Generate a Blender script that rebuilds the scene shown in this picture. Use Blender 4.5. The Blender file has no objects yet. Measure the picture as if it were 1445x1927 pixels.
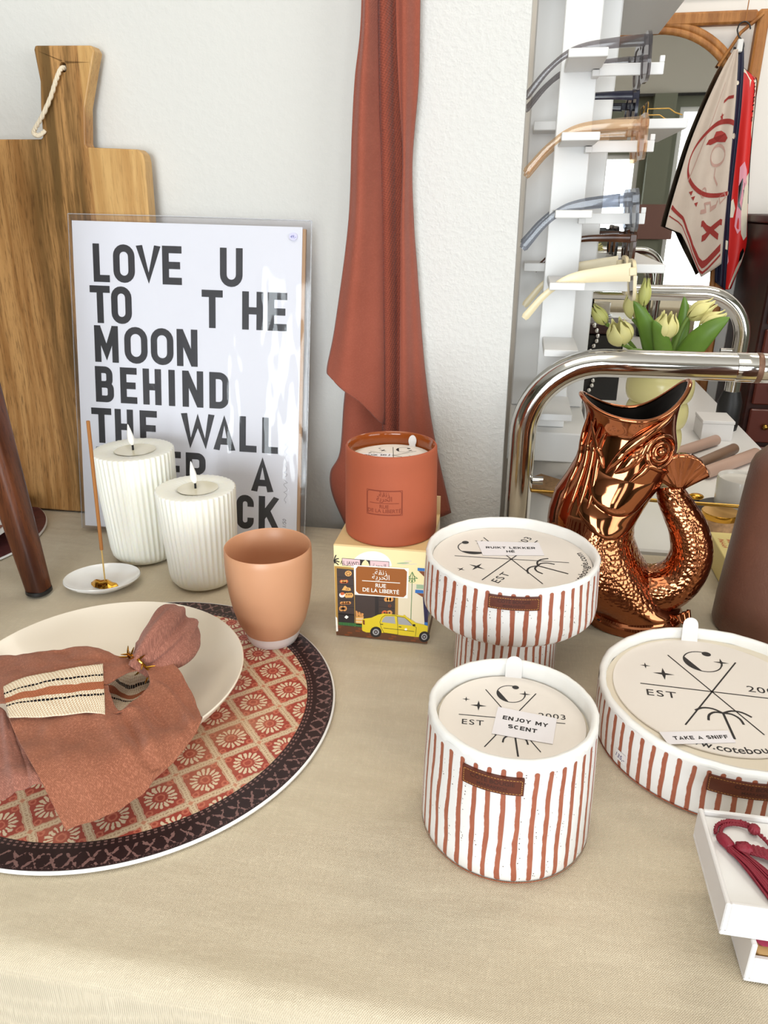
import bpy, math, random
from mathutils import Vector, Matrix, noise as mnoise

random.seed(7)
SC = bpy.context.scene
COL = SC.collection
PI = math.pi
TZ = 0.75                     # height of the table top above the floor


def lin(c):
    return tuple(((v / 255) / 12.92 if v / 255 <= 0.04045 else ((v / 255 + 0.055) / 1.055) ** 2.4) for v in c) + (1.0,)


# ------------------------------------------------------------------ camera
cam = bpy.data.cameras.new('camera')
cam.sensor_fit = 'VERTICAL'
cam.sensor_height = 36
cam.lens = 26.0
cam.clip_start = 0.02
cam.dof.use_dof = False
co = bpy.data.objects.new('camera', cam)
COL.objects.link(co)
co.location = (0, 0, TZ + 0.42)
co.rotation_euler = (math.radians(67.5), 0, math.radians(10))
SC.camera = co

# ------------------------------------------------------------------ world, light, exposure
W = bpy.data.worlds.new('sky')
SC.world = W
W.use_nodes = True
wb = W.node_tree.nodes['Background']
wb.inputs[0].default_value = (0.86, 0.93, 1.0, 1)
wb.inputs[1].default_value = 1.1
SC.view_settings.view_transform = 'Standard'
SC.view_settings.look = 'None'
SC.view_settings.exposure = -0.14
SC.view_settings.gamma = 1.0
SC.view_settings.use_curve_mapping = False
SC.cycles.use_denoising = True
SC.cycles.max_bounces = 10
SC.cycles.transparent_max_bounces = 24
SC.cycles.caustics_reflective = False
SC.cycles.caustics_refractive = False
SC.cycles.sample_clamp_indirect = 6.0


def area(name, loc, target, sx, sy, power, col):
    l = bpy.data.lights.new(name, 'AREA')
    l.shape = 'RECTANGLE'
    l.size, l.size_y = sx, sy
    l.energy = power
    l.color = col
    o = bpy.data.objects.new(name, l)
    COL.objects.link(o)
    o.location = loc
    o.rotation_euler = (Vector(target) - Vector(loc)).to_track_quat('-Z', 'Y').to_euler()
    return o


area('daylight_window_right', (2.72, -1.05, 1.45), (0, 0.3, 1.2), 2.0, 1.5, 44, (1.0, 0.985, 0.955))
area('daylight_window_front', (-0.30, -2.62, 1.22), (-0.30, 0, 1.15), 1.5, 1.9, 118, (0.93, 0.965, 1.0))
area('daylight_window_side', (0.70, -2.62, 1.25), (0.70, 0, 1.25), 0.40, 0.64, 6, (0.95, 0.97, 1.0))
area('daylight_glass_door', (1.42, -2.62, 1.0), (1.42, 0, 1.0), 0.5, 1.8, 14, (1.0, 0.98, 0.95))
area('ceiling_light_panel', (-0.3, -0.1, 2.62), (-0.3, -0.1, 0), 1.2, 1.2, 11, (1.0, 0.90, 0.76))
area('ceiling_light_panel_rear', (0.9, 1.5, 2.62), (0.9, 1.5, 0), 0.9, 0.5, 14, (1.0, 0.93, 0.82))


# ------------------------------------------------------------------ helpers: shaders
class NG:
    def __init__(s, name, rough=0.5, metal=0.0, spec=0.5):
        s.m = bpy.data.materials.new(name)
        s.m.use_nodes = True
        s.t = s.m.node_tree
        s.b = s.t.nodes['Principled BSDF']
        s.b.inputs['Roughness'].default_value = rough
        s.b.inputs['Metallic'].default_value = metal
        s.b.inputs['Specular IOR Level'].default_value = spec

    def put(s, sock, v):
        if hasattr(v, 'is_output'):
            s.t.links.new(v, sock)
        else:
            sock.default_value = v

    def node(s, typ, **kw):
        n = s.t.nodes.new(typ)
        for k, v in kw.items():
            if hasattr(n, k) and k not in n.inputs:
                setattr(n, k, v)
            else:
                s.put(n.inputs[k], v)
        return n

    def M(s, op, a, b=None, c=None):
        n = s.t.nodes.new('ShaderNodeMath')
        n.operation = op
        for i, v in enumerate((a, b, c)):
            if v is not None:
                s.put(n.inputs[i], v)
        return n.outputs[0]

    def smooth(s, x, a, b):
        n = s.t.nodes.new('ShaderNodeMapRange')
        n.interpolation_type = 'SMOOTHSTEP'
        s.put(n.inputs[0], x)
        n.inputs[1].default_value = a
        n.inputs[2].default_value = b
        return n.outputs[0]

    def mix(s, f, a, b):
        n = s.t.nodes.new('ShaderNodeMix')
        n.data_type = 'RGBA'
        s.put(n.inputs[0], f)
        s.put(n.inputs[6], a)
        s.put(n.inputs[7], b)
        return n.outputs[2]

    def xyz(s, kind='Object'):
        tc = s.t.nodes.new('ShaderNodeTexCoord')
        sp = s.t.nodes.new('ShaderNodeSeparateXYZ')
        s.t.links.new(tc.outputs[kind], sp.inputs[0])
        s.vec = tc.outputs[kind]
        return sp.outputs[0], sp.outputs[1], sp.outputs[2]

    def comb(s, x, y, z):
        n = s.t.nodes.new('ShaderNodeCombineXYZ')
        for i, v in enumerate((x, y, z)):
            s.put(n.inputs[i], v)
        return n.outputs[0]

    def noise(s, vec, scale, detail=3, rough=0.5):
        n = s.node('ShaderNodeTexNoise', Scale=scale, Detail=detail, Roughness=rough)
        s.t.links.new(vec, n.inputs['Vector'])
        return n.outputs['Fac']

    def color(s, v):
        s.put(s.b.inputs['Base Color'], v)

    def bump(s, h, strength, dist=0.001):
        n = s.node('ShaderNodeBump', Strength=strength, Distance=dist)
        s.t.links.new(h, n.inputs['Height'])
        s.t.links.new(n.outputs[0], s.b.inputs['Normal'])


def mat(name, rgb, rough=0.5, metal=0.0, spec=0.5, bump=None, var=None, coat=0.0):
    g = NG(name, rough, metal, spec)
    g.xyz()
    c = lin(rgb)
    if var:
        f = g.noise(g.vec, var[0], 4)
        c2 = tuple(min(1, q * (1 - var[1])) for q in c[:3]) + (1,)
        c1 = tuple(min(1, q * (1 + var[1])) for q in c[:3]) + (1,)
        g.color(g.mix(f, c1, c2))
    else:
        g.color(c)
    if bump:
        g.bump(g.noise(g.vec, bump[0], 3), bump[1], bump[2] if len(bump) > 2 else 0.001)
    if coat:
        g.b.inputs['Coat Weight'].default_value = coat
        g.b.inputs['Coat Roughness'].default_value = 0.05
    return g.m


def clearmat(name, tint, alpha, gloss=0.05, bump=None):
    """see-through plastic or glass: tinted transparency with a fresnel gloss"""
    m = bpy.data.materials.new(name)
    m.use_nodes = True
    t = m.node_tree
    t.nodes.clear()
    out = t.nodes.new('ShaderNodeOutputMaterial')
    tr = t.nodes.new('ShaderNodeBsdfTransparent')
    tr.inputs[0].default_value = lin(tint)
    df = t.nodes.new('ShaderNodeBsdfDiffuse')
    df.inputs[0].default_value = lin(tint)
    gl = t.nodes.new('ShaderNodeBsdfGlossy')
    gl.inputs['Roughness'].default_value = gloss
    lw = t.nodes.new('ShaderNodeLayerWeight')
    lw.inputs[0].default_value = 0.5
    pw = t.nodes.new('ShaderNodeMath')
    pw.operation = 'POWER'
    t.links.new(lw.outputs['Facing'], pw.inputs[0])
    pw.inputs[1].default_value = 4.0
    fr = t.nodes.new('ShaderNodeMath')
    fr.operation = 'MULTIPLY_ADD'
    t.links.new(pw.outputs[0], fr.inputs[0])
    fr.inputs[1].default_value = 0.75
    fr.inputs[2].default_value = 0.035
    m1 = t.nodes.new('ShaderNodeMixShader')
    m2 = t.nodes.new('ShaderNodeMixShader')
    m1.inputs[0].default_value = alpha
    t.links.new(tr.outputs[0], m1.inputs[1])
    t.links.new(df.outputs[0], m1.inputs[2])
    t.links.new(fr.outputs[0], m2.inputs[0])
    t.links.new(m1.outputs[0], m2.inputs[1])
    t.links.new(gl.outputs[0], m2.inputs[2])
    t.links.new(m2.outputs[0], out.inputs[0])
    if bump:
        tc = t.nodes.new('ShaderNodeTexCoord')
        mp = t.nodes.new('ShaderNodeMapping')
        mp.inputs['Scale'].default_value = bump[2]
        nz = t.nodes.new('ShaderNodeTexNoise')
        nz.inputs['Scale'].default_value = bump[0]
        nz.inputs['Detail'].default_value = 2
        bp = t.nodes.new('ShaderNodeBump')
        bp.inputs['Strength'].default_value = bump[1]
        bp.inputs['Distance'].default_value = 0.004
        t.links.new(tc.outputs['Object'], mp.inputs[0])
        t.links.new(mp.outputs[0], nz.inputs['Vector'])
        t.links.new(nz.outputs['Fac'], bp.inputs['Height'])
        t.links.new(bp.outputs[0], gl.inputs['Normal'])
        t.links.new(bp.outputs[0], lw.inputs['Normal'])
    return m


# ------------------------------------------------------------------ helpers: meshes
def cr(P, t):
    """Catmull-Rom through a list of tuples, t in 0..1"""
    n = len(P) - 1
    x = min(max(t, 0), 1) * n
    i = min(int(x), n - 1)
    f = x - i
    p = [P[max(0, min(n, i + k))] for k in (-1, 0, 1, 2)]
    out = []
    for a, b, c, d in zip(*p):
        out.append(0.5 * (2 * b + (c - a) * f + (2 * a - 5 * b + 4 * c - d) * f * f + (3 * b - a - 3 * c + d) * f ** 3))
    return tuple(out)


def smooth_path(P, n):
    return [cr(P, i / (n - 1)) for i in range(n)]


class MB:
    def __init__(s):
        s.v, s.f, s.mi, s.uv = [], [], [], {}

    def add(s, vs, fs, mi=0):
        b = len(s.v)
        s.v += [tuple(q) for q in vs]
        s.f += [tuple(b + i for i in f) for f in fs]
        s.mi += [mi] * len(fs)
        return b

    def box(s, x0, x1, y0, y1, z0, z1, mi=0):
        s.add([(x, y, z) for z in (z0, z1) for y in (y0, y1) for x in (x0, x1)],
              [(0, 2, 3, 1), (4, 5, 7, 6), (0, 1, 5, 4), (2, 6, 7, 3), (0, 4, 6, 2), (1, 3, 7, 5)], mi)
        return s

    def bbox(s, x0, x1, y0, y1, z0, z1, r=0.001, mi=0):
        """box with a small chamfer on every edge"""
        vs, idx = [], {}
        X, Y, Z = (x0, x1), (y0, y1), (z0, z1)
        for i in (0, 1):
            for j in (0, 1):
                for k in (0, 1):
                    sx, sy, sz = (1 - 2 * i) * r, (1 - 2 * j) * r, (1 - 2 * k) * r
                    for a, o in enumerate(((0, sy, sz), (sx, 0, sz), (sx, sy, 0))):
                        idx[i, j, k, a] = len(vs)
                        vs.append((X[i] + o[0], Y[j] + o[1], Z[k] + o[2]))
        fs = []
        for i in (0, 1):
            q = [idx[i, 0, 0, 0], idx[i, 1, 0, 0], idx[i, 1, 1, 0], idx[i, 0, 1, 0]]
            fs.append(q if i else q[::-1])
            q = [idx[0, i, 0, 1], idx[1, i, 0, 1], idx[1, i, 1, 1], idx[0, i, 1, 1]]
            fs.append(q[::-1] if i else q)
            q = [idx[0, 0, i, 2], idx[1, 0, i, 2], idx[1, 1, i, 2], idx[0, 1, i, 2]]
            fs.append(q if i else q[::-1])
        for i in (0, 1):
            for j in (0, 1):
                sgn = (i + j) % 2
                q = [idx[i, j, 0, 0], idx[i, j, 1, 0], idx[i, j, 1, 1], idx[i, j, 0, 1]]
                fs.append(q if sgn else q[::-1])
                q = [idx[i, 0, j, 0], idx[i, 1, j, 0], idx[i, 1, j, 2], idx[i, 0, j, 2]]
                fs.append(q[::-1] if sgn else q)
                q = [idx[0, i, j, 1], idx[1, i, j, 1], idx[1, i, j, 2], idx[0, i, j, 2]]
                fs.append(q if sgn else q[::-1])
                for k in (0, 1):
                    q = [idx[i, j, k, 0], idx[i, j, k, 1], idx[i, j, k, 2]]
                    fs.append(q if (i + j + k) % 2 else q[::-1])
        s.add(vs, fs, mi)
        return s

    def grid(s, P, mi=0, closed=False, flip=False, uv=True):
        nu, nv = len(P), len(P[0])
        b = len(s.v)
        for i in range(nu):
            for j in range(nv):
                s.v.append(tuple(P[i][j]))
                if uv:
                    s.uv[b + i * nv + j] = (i / max(1, nu - 1), j / max(1, nv - 1))
        for i in range(nu if closed else nu - 1):
            i2 = (i + 1) % nu
            for j in range(nv - 1):
                q = (b + i * nv + j, b + i2 * nv + j, b + i2 * nv + j + 1, b + i * nv + j + 1)
                s.f.append(q[::-1] if flip else q)
                s.mi.append(mi)
        return s

    def lathe(s, prof, n=64, mod=None, cx=0, cy=0, mi=0, sx=1, sy=1):
        """profile of (r, z) revolved about z; mod(theta, z) scales the radius"""
        P = []
        for i in range(n):
            th = 2 * PI * i / n
            row = []
            for r, z in prof:
                k = mod(th, z) if mod else 1
                row.append((cx + sx * r * k * math.cos(th), cy + sy * r * k * math.sin(th), z))
            P.append(row)
        return s.grid(P, mi, closed=True, uv=False)

    def tube(s, path, rad, n=12, caps=True, mi=0, sx=1.0, up=None, mod=None):
        path = [Vector(p) for p in path]
        m = len(path)
        if not hasattr(rad, '__len__'):
            rad = [rad] * m
        ref = Vector(up) if up else None
        P = []
        a = None
        for i, p in enumerate(path):
            t = (path[min(i + 1, m - 1)] - path[max(i - 1, 0)])
            if t.length < 1e-9:
                t = Vector((0, 0, 1))
            t.normalize()
            if ref is not None:
                a = ref - t * ref.dot(t)
            elif a is None:
                q = Vector((0, 0, 1)) if abs(t.z) < 0.9 else Vector((1, 0, 0))
                a = q - t * q.dot(t)
            else:
                a = a - t * a.dot(t)
            a.normalize()
            bb = t.cross(a)
            row = []
            for k in range(n):
                th = 2 * PI * k / n
                rr = rad[i] * (mod(th, i / (m - 1)) if mod else 1)
                row.append(p + a * (rr * math.cos(th)) + bb * (rr * sx * math.sin(th)))
            P.append(row)
        b = len(s.v)
        for row in P:
            s.v += [tuple(q) for q in row]
        for i in range(m - 1):
            for k in range(n):
                k2 = (k + 1) % n
                s.f.append((b + i * n + k, b + i * n + k2, b + (i + 1) * n + k2, b + (i + 1) * n + k))
                s.mi.append(mi)
        if caps:
            s.f.append(tuple(b + k for k in range(n))[::-1])
            s.f.append(tuple(b + (m - 1) * n + k for k in range(n)))
            s.mi += [mi, mi]
        return s

    def sphere(s, c, r, n=14, m=9, mi=0, sc=(1, 1, 1)):
        P = []
        for i in range(n):
            th = 2 * PI * i / n
            P.append([(c[0] + sc[0] * r * math.sin(PI * j / (m - 1)) * math.cos(th), c[1] + sc[1] * r * math.sin(PI * j / (m - 1)) * math.sin(th),
                       c[2] - sc[2] * r * math.cos(PI * j / (m - 1))) for j in range(m)])
        return s.grid(P, mi, closed=True, uv=False)

    def prism(s, pts, z0, z1, mi=0):
        n = len(pts)
        s.add([(x, y, z0) for x, y in pts] + [(x, y, z1) for x, y in pts],
              [tuple(range(n))[::-1], tuple(range(n, 2 * n))] + [(i, (i + 1) % n, n + (i + 1) % n, n + i) for i in range(n)], mi)
        return s

    def flat(s, pts, z=0.0, mi=0):
        s.add([(x, y, z) for x, y in pts], [tuple(range(len(pts)))], mi)
        return s

    def stroke(s, pts, w, z=0.0, mi=0, closed=False):
        """flat line of width w along 2D points, mitred joins, butt ends"""
        n = len(pts)
        L = []
        for i in range(n):
            p = Vector(pts[i])
            a = Vector(pts[i - 1]) if (i > 0 or closed) else None
            c = Vector(pts[(i + 1) % n]) if (i < n - 1 or closed) else None
            d1 = (p - a).normalized() if a is not None else None
            d2 = (c - p).normalized() if c is not None else None
            if d1 is None: d1 = d2
            if d2 is None: d2 = d1
            n1 = Vector((-d1.y, d1.x))
            n2 = Vector((-d2.y, d2.x))
            mm = (n1 + n2)
            mm = mm.normalized() if mm.length > 1e-6 else n1
            k = min(2.5, 1 / max(0.3, mm.dot(n1)))
            L.append((p + mm * (w / 2 * k), p - mm * (w / 2 * k)))
        b = len(s.v)
        for q in L:
            for e in q:
                s.v.append((e.x, e.y, z))
        for i in range(n if closed else n - 1):
            j = (i + 1) % n
            s.f.append((b + 2 * i + 1, b + 2 * j + 1, b + 2 * j, b + 2 * i))
            s.mi.append(mi)
        return s

    def map(s, fn, start=0):
        for i in range(start, len(s.v)):
            s.v[i] = tuple(fn(*s.v[i]))
        return s

    def build(s, name, mats, parent=None, smooth=40, world=False, solid=0, subsurf=0):
        """links everything collected so far as ONE mesh object"""
        if world and parent is not None:
            o = parent.location
            s.v = [(x - o.x, y - o.y, z + TZ - o.z) for x, y, z in s.v]
        me = bpy.data.meshes.new(name)
        me.from_pydata(s.v, [], s.f)
        if not isinstance(mats, (list, tuple)):
            mats = [mats]
        for m in mats:
            me.materials.append(m)
        me.polygons.foreach_set('material_index', s.mi)
        if s.uv:
            ul = me.uv_layers.new(name='UVMap')
            for lp in me.loops:
                ul.data[lp.index].uv = s.uv.get(lp.vertex_index, (0, 0))
        me.update()
        if smooth:
            me.polygons.foreach_set('use_smooth', [True] * len(me.polygons))
            me.set_sharp_from_angle(angle=math.radians(smooth))
        o = bpy.data.objects.new(name, me)
        COL.objects.link(o)
        if parent is not None:
            o.parent = parent
        if solid:
            md = o.modifiers.new('thickness', 'SOLIDIFY')
            md.thickness = solid
            md.offset = 0
        if subsurf:
            md = o.modifiers.new('smooth', 'SUBSURF')
            md.levels = md.render_levels = subsurf
        return o


def thing(name, label, cat, loc=(0, 0, 0), rz=0, group=None):
    """an Empty at the base of a thing; loc is relative to the table top"""
    o = bpy.data.objects.new(name, None)
    o.empty_display_size = 0.02
    COL.objects.link(o)
    o.location = (loc[0], loc[1], loc[2] + TZ)
    o.rotation_euler = (0, 0, rz)
    return tag(o, label, cat, group)


def tag(o, label, cat, group=None):
    o['label'] = label
    o['category'] = cat
    if group:
        o['group'] = group
    return o


def struct(o):
    o['kind'] = 'structure'
    return o


def dup(root, loc, label, rz=None):
    r = root.copy()
    COL.objects.link(r)
    r.location = (loc[0], loc[1], loc[2] + TZ)
    if rz is not None:
        r.rotation_euler = (0, 0, rz)
    r['label'] = label
    for ch in list(root.children):
        c = ch.copy()
        COL.objects.link(c)
        c.parent = r
        for gch in ch.children:
            d = gch.copy()
            COL.objects.link(d)
            d.parent = c
    return r


def text2d(body, size=1.0, bold=0.0, shear=0.0, sx=1.0, space=1.0):
    """outline of a line of writing as (verts2d, faces), centred on x, baseline y = 0"""
    c = bpy.data.curves.new('writing', 'FONT')
    c.body = body
    c.size = 1.0
    c.offset = bold
    c.shear = shear
    c.space_character = space
    c.resolution_u = 3
    o = bpy.data.objects.new('writing', c)
    COL.objects.link(o)
    bpy.context.view_layer.update()
    me = bpy.data.meshes.new_from_object(o)
    vs = [(v.co.x * size * sx, v.co.y * size) for v in me.vertices]
    fs = [tuple(p.vertices) for p in me.polygons]
    bpy.data.objects.remove(o)
    bpy.data.curves.remove(c)
    bpy.data.meshes.remove(me)
    if vs:
        mx = (min(v[0] for v in vs) + max(v[0] for v in vs)) / 2
        vs = [(x - mx, y) for x, y in vs]
    return vs, fs


def put_text(mb, body, fn, size, mi=0, **kw):
    """fn maps (s, t) on the writing line to a 3D point"""
    vs, fs = text2d(body, size, **kw)
    mb.add([fn(x, y) for x, y in vs], fs, mi)


def ell(cx, cy, rx, ry, n=20, a0=0, a1=360, rot=0):
    o = []
    full = abs(a1 - a0) >= 360
    for i in range(n if full else n + 1):
        a = math.radians(a0 + (a1 - a0) * i / n)
        x, y = rx * math.cos(a), ry * math.sin(a)
        c, s = math.cos(rot), math.sin(rot)
        o.append((cx + x * c - y * s, cy + x * s + y * c))
    return o


def star4(cx, cy, r, rot=0, k=0.3):
    o = []
    for i in range(16):
        a = 2 * PI * i / 16
        f = {0: 1.0, 1: 0.36, 2: 0.23, 3: 0.36}[i % 4]
        o.append((cx + r * f * math.cos(a + rot), cy + r * f * math.sin(a + rot)))
    return o


# ------------------------------------------------------------------ materials
def m_linen():
    g = NG('beige_linen', 0.95, 0, 0.15)
    x, y, z = g.xyz()
    f = g.noise(g.vec, 9, 4)
    f2 = g.noise(g.comb(g.M('MULTIPLY', x, 60.0), g.M('MULTIPLY', y, 600.0), z), 1.0, 2)
    f3 = g.noise(g.comb(g.M('MULTIPLY', x, 600.0), g.M('MULTIPLY', y, 60.0), z), 1.0, 2)
    wx = g.M('SINE', g.M('MULTIPLY', g.M('ADD', x, g.M('MULTIPLY', f2, 0.0012)), 2 * PI / 0.0014))
    wy = g.M('SINE', g.M('MULTIPLY', g.M('ADD', y, g.M('MULTIPLY', f3, 0.0012)), 2 * PI / 0.0014))
    weave = g.M('MULTIPLY', wx, wy)
    slub = g.M('ADD', f2, f3)
    c = g.mix(f, lin((228, 216, 194)), lin((212, 198, 172)))
    c = g.mix(g.M('MULTIPLY', g.smooth(weave, -0.9, 0.9), 0.30), c, lin((172, 152, 118)))
    c = g.mix(g.M('MULTIPLY', g.smooth(slub, 0.95, 1.35), 0.3), c, lin((238, 224, 198)))
    g.color(c)
    rip = g.noise(g.comb(g.M('MULTIPLY', x, 26.0), g.M('MULTIPLY', y, 62.0), z), 1.0, 2, 0.5)
    g.bump(g.M('ADD', g.M('MULTIPLY', rip, 15.0), g.M('ADD', weave, g.M('MULTIPLY', slub, 0.8))), 0.60, 0.0004)
    g.b.inputs['Sheen Weight'].default_value = 0.2
    return g.m


def m_cloth(name, c1, c2, period=0.0011, fleck=0.3, rough=0.9, axis='xy', strength=0.5):
    g = NG(name, rough, 0, 0.15)
    x, y, z = g.xyz()
    if axis == 'xz':
        y = z
    f = g.noise(g.vec, 30, 4)
    th = g.noise(g.comb(g.M('MULTIPLY', x, 420.0), g.M('MULTIPLY', y, 1500.0), z), 1.0, 2)
    th2 = g.noise(g.comb(g.M('MULTIPLY', x, 1500.0), g.M('MULTIPLY', y, 420.0), z), 1.0, 2)
    a = g.M('SINE', g.M('MULTIPLY', g.M('ADD', x, g.M('MULTIPLY', y, 0.45)), 2 * PI / period))
    b = g.M('SINE', g.M('MULTIPLY', g.M('SUBTRACT', y, g.M('MULTIPLY', x, 0.45)), 2 * PI / period))
    w = g.M('MULTIPLY', a, b)
    c = g.mix(f, lin(c1), lin(c2))
    hi = tuple(min(255, int(q * 1.22 + 12)) for q in c1)
    lo = tuple(int(q * 0.72) for q in c2)
    c = g.mix(g.M('MULTIPLY', g.smooth(g.M('ADD', th, th2), 0.9, 1.3), fleck), c, lin(hi))
    c = g.mix(g.M('MULTIPLY', g.smooth(w, 0.0, 0.9), 0.30), c, lin(lo))
    g.color(c)
    g.bump(g.M('ADD', w, th), strength, 0.0004)
    g.b.inputs['Sheen Weight'].default_value = 0.15
    return g.m


def m_wood(name, c1, c2, c3, axis='z', scale=1.0, rough=0.5, grain=0.5):
    g = NG(name, rough, 0, 0.35)
    x, y, z = g.xyz()
    L, A, B = {'z': (z, x, y), 'x': (x, y, z), 'y': (y, x, z)}[axis]
    k = scale
    v = g.comb(g.M('MULTIPLY', A, 26.0 * k), g.M('MULTIPLY', B, 26.0 * k), g.M('MULTIPLY', L, 2.2 * k))
    f = g.noise(v, 1.0, 6, 0.62)
    v2 = g.comb(g.M('MULTIPLY', A, 420.0 * k), g.M('MULTIPLY', B, 420.0 * k), g.M('MULTIPLY', L, 22.0 * k))
    f2 = g.noise(v2, 1.0, 3, 0.6)
    v3 = g.comb(g.M('MULTIPLY', A, 9.0 * k), g.M('MULTIPLY', B, 9.0 * k), g.M('MULTIPLY', L, 1.1 * k))
    f3 = g.noise(v3, 1.0, 3, 0.5)
    c = g.mix(g.smooth(f, 0.33, 0.67), lin(c1), lin(c2))
    c = g.mix(g.M('MULTIPLY', g.smooth(f3, 0.45, 0.68), 0.75), c, lin(c3))
    dk = tuple(int(q * 0.55) for q in c2)
    c = g.mix(g.M('MULTIPLY', g.smooth(f2, 0.52, 0.70), grain), c, lin(dk))
    g.color(c)
    g.bump(f2, 0.15, 0.0006)
    return g.m


def m_stripes(name, n, z0, z1, r, seed=0.0, dots=True):
    """white glaze with hand-painted terracotta stripes running down a pot"""
    g = NG(name, 0.42, 0, 0.5)
    x, y, z = g.xyz()
    wob = g.noise(g.comb(g.M('ADD', g.M('MULTIPLY', x, 28.0), seed), g.M('MULTIPLY', y, 28.0), g.M('MULTIPLY', z, 17.0)), 1.0, 2)
    wob2 = g.noise(g.comb(g.M('MULTIPLY', x, 160.0), g.M('MULTIPLY', y, 160.0), g.M('ADD', g.M('MULTIPLY', z, 160.0), seed)), 1.0, 2)
    ang = g.M('MULTIPLY', g.M('ARCTAN2', y, x), n / (2 * PI))
    ang = g.M('ADD', ang, g.M('MULTIPLY', g.M('SUBTRACT', wob, 0.5), 0.62))
    ang = g.M('ADD', ang, g.M('MULTIPLY', g.M('SUBTRACT', wob2, 0.5), 0.10))
    d = g.M('SUBTRACT', g.M('FRACT', g.M('ADD', ang, seed)), 0.5)
    ad = g.M('ABSOLUTE', d)
    k = n / (2 * PI * r)
    wz = g.M('MULTIPLY', g.M('SUBTRACT', wob, 0.5), 0.006)
    dz = g.M('MAXIMUM', g.M('SUBTRACT', z, g.M('ADD', wz, z1)), g.M('SUBTRACT', z0, z))
    dz = g.M('MULTIPLY', g.M('MAXIMUM', dz, 0.0), k)
    dd = g.M('SQRT', g.M('ADD', g.M('MULTIPLY', ad, ad), g.M('MULTIPLY', dz, dz)))
    wd = g.M('ADD', 0.13, g.M('MULTIPLY', wob2, 0.07))
    msk = g.M('SUBTRACT', 1.0, g.smooth(g.M('SUBTRACT', dd, wd), -0.02, 0.035))
    c = g.mix(wob, lin((236, 234, 232)), lin((228, 226, 224)))
    if dots:
        vo = g.node('ShaderNodeTexVoronoi', Scale=430.0)
        g.t.links.new(g.vec, vo.inputs['Vector'])
        dt = g.M('LESS_THAN', vo.outputs['Distance'], 0.21)
        side = g.M('MULTIPLY', g.smooth(d, 0.2, 0.26), g.M('SUBTRACT', 1.0, g.smooth(d, 0.38, 0.44)))
        pat = g.M('GREATER_THAN', g.noise(g.vec, 45.0, 1), 0.50)
        inz = g.M('LESS_THAN', z, z1)
        c = g.mix(g.M('MULTIPLY', g.M('MULTIPLY', dt, side), g.M('MULTIPLY', pat, inz)), c, lin((96, 78, 70)))
    tc = g.mix(wob2, lin((170, 100, 76)), lin((150, 80, 58)))
    g.color(g.mix(msk, c, tc))
    g.bump(g.M('ADD', g.M('MULTIPLY', msk, -0.6), g.M('MULTIPLY', wob2, 0.4)), 0.5, 0.0008)
    return g.m


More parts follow.
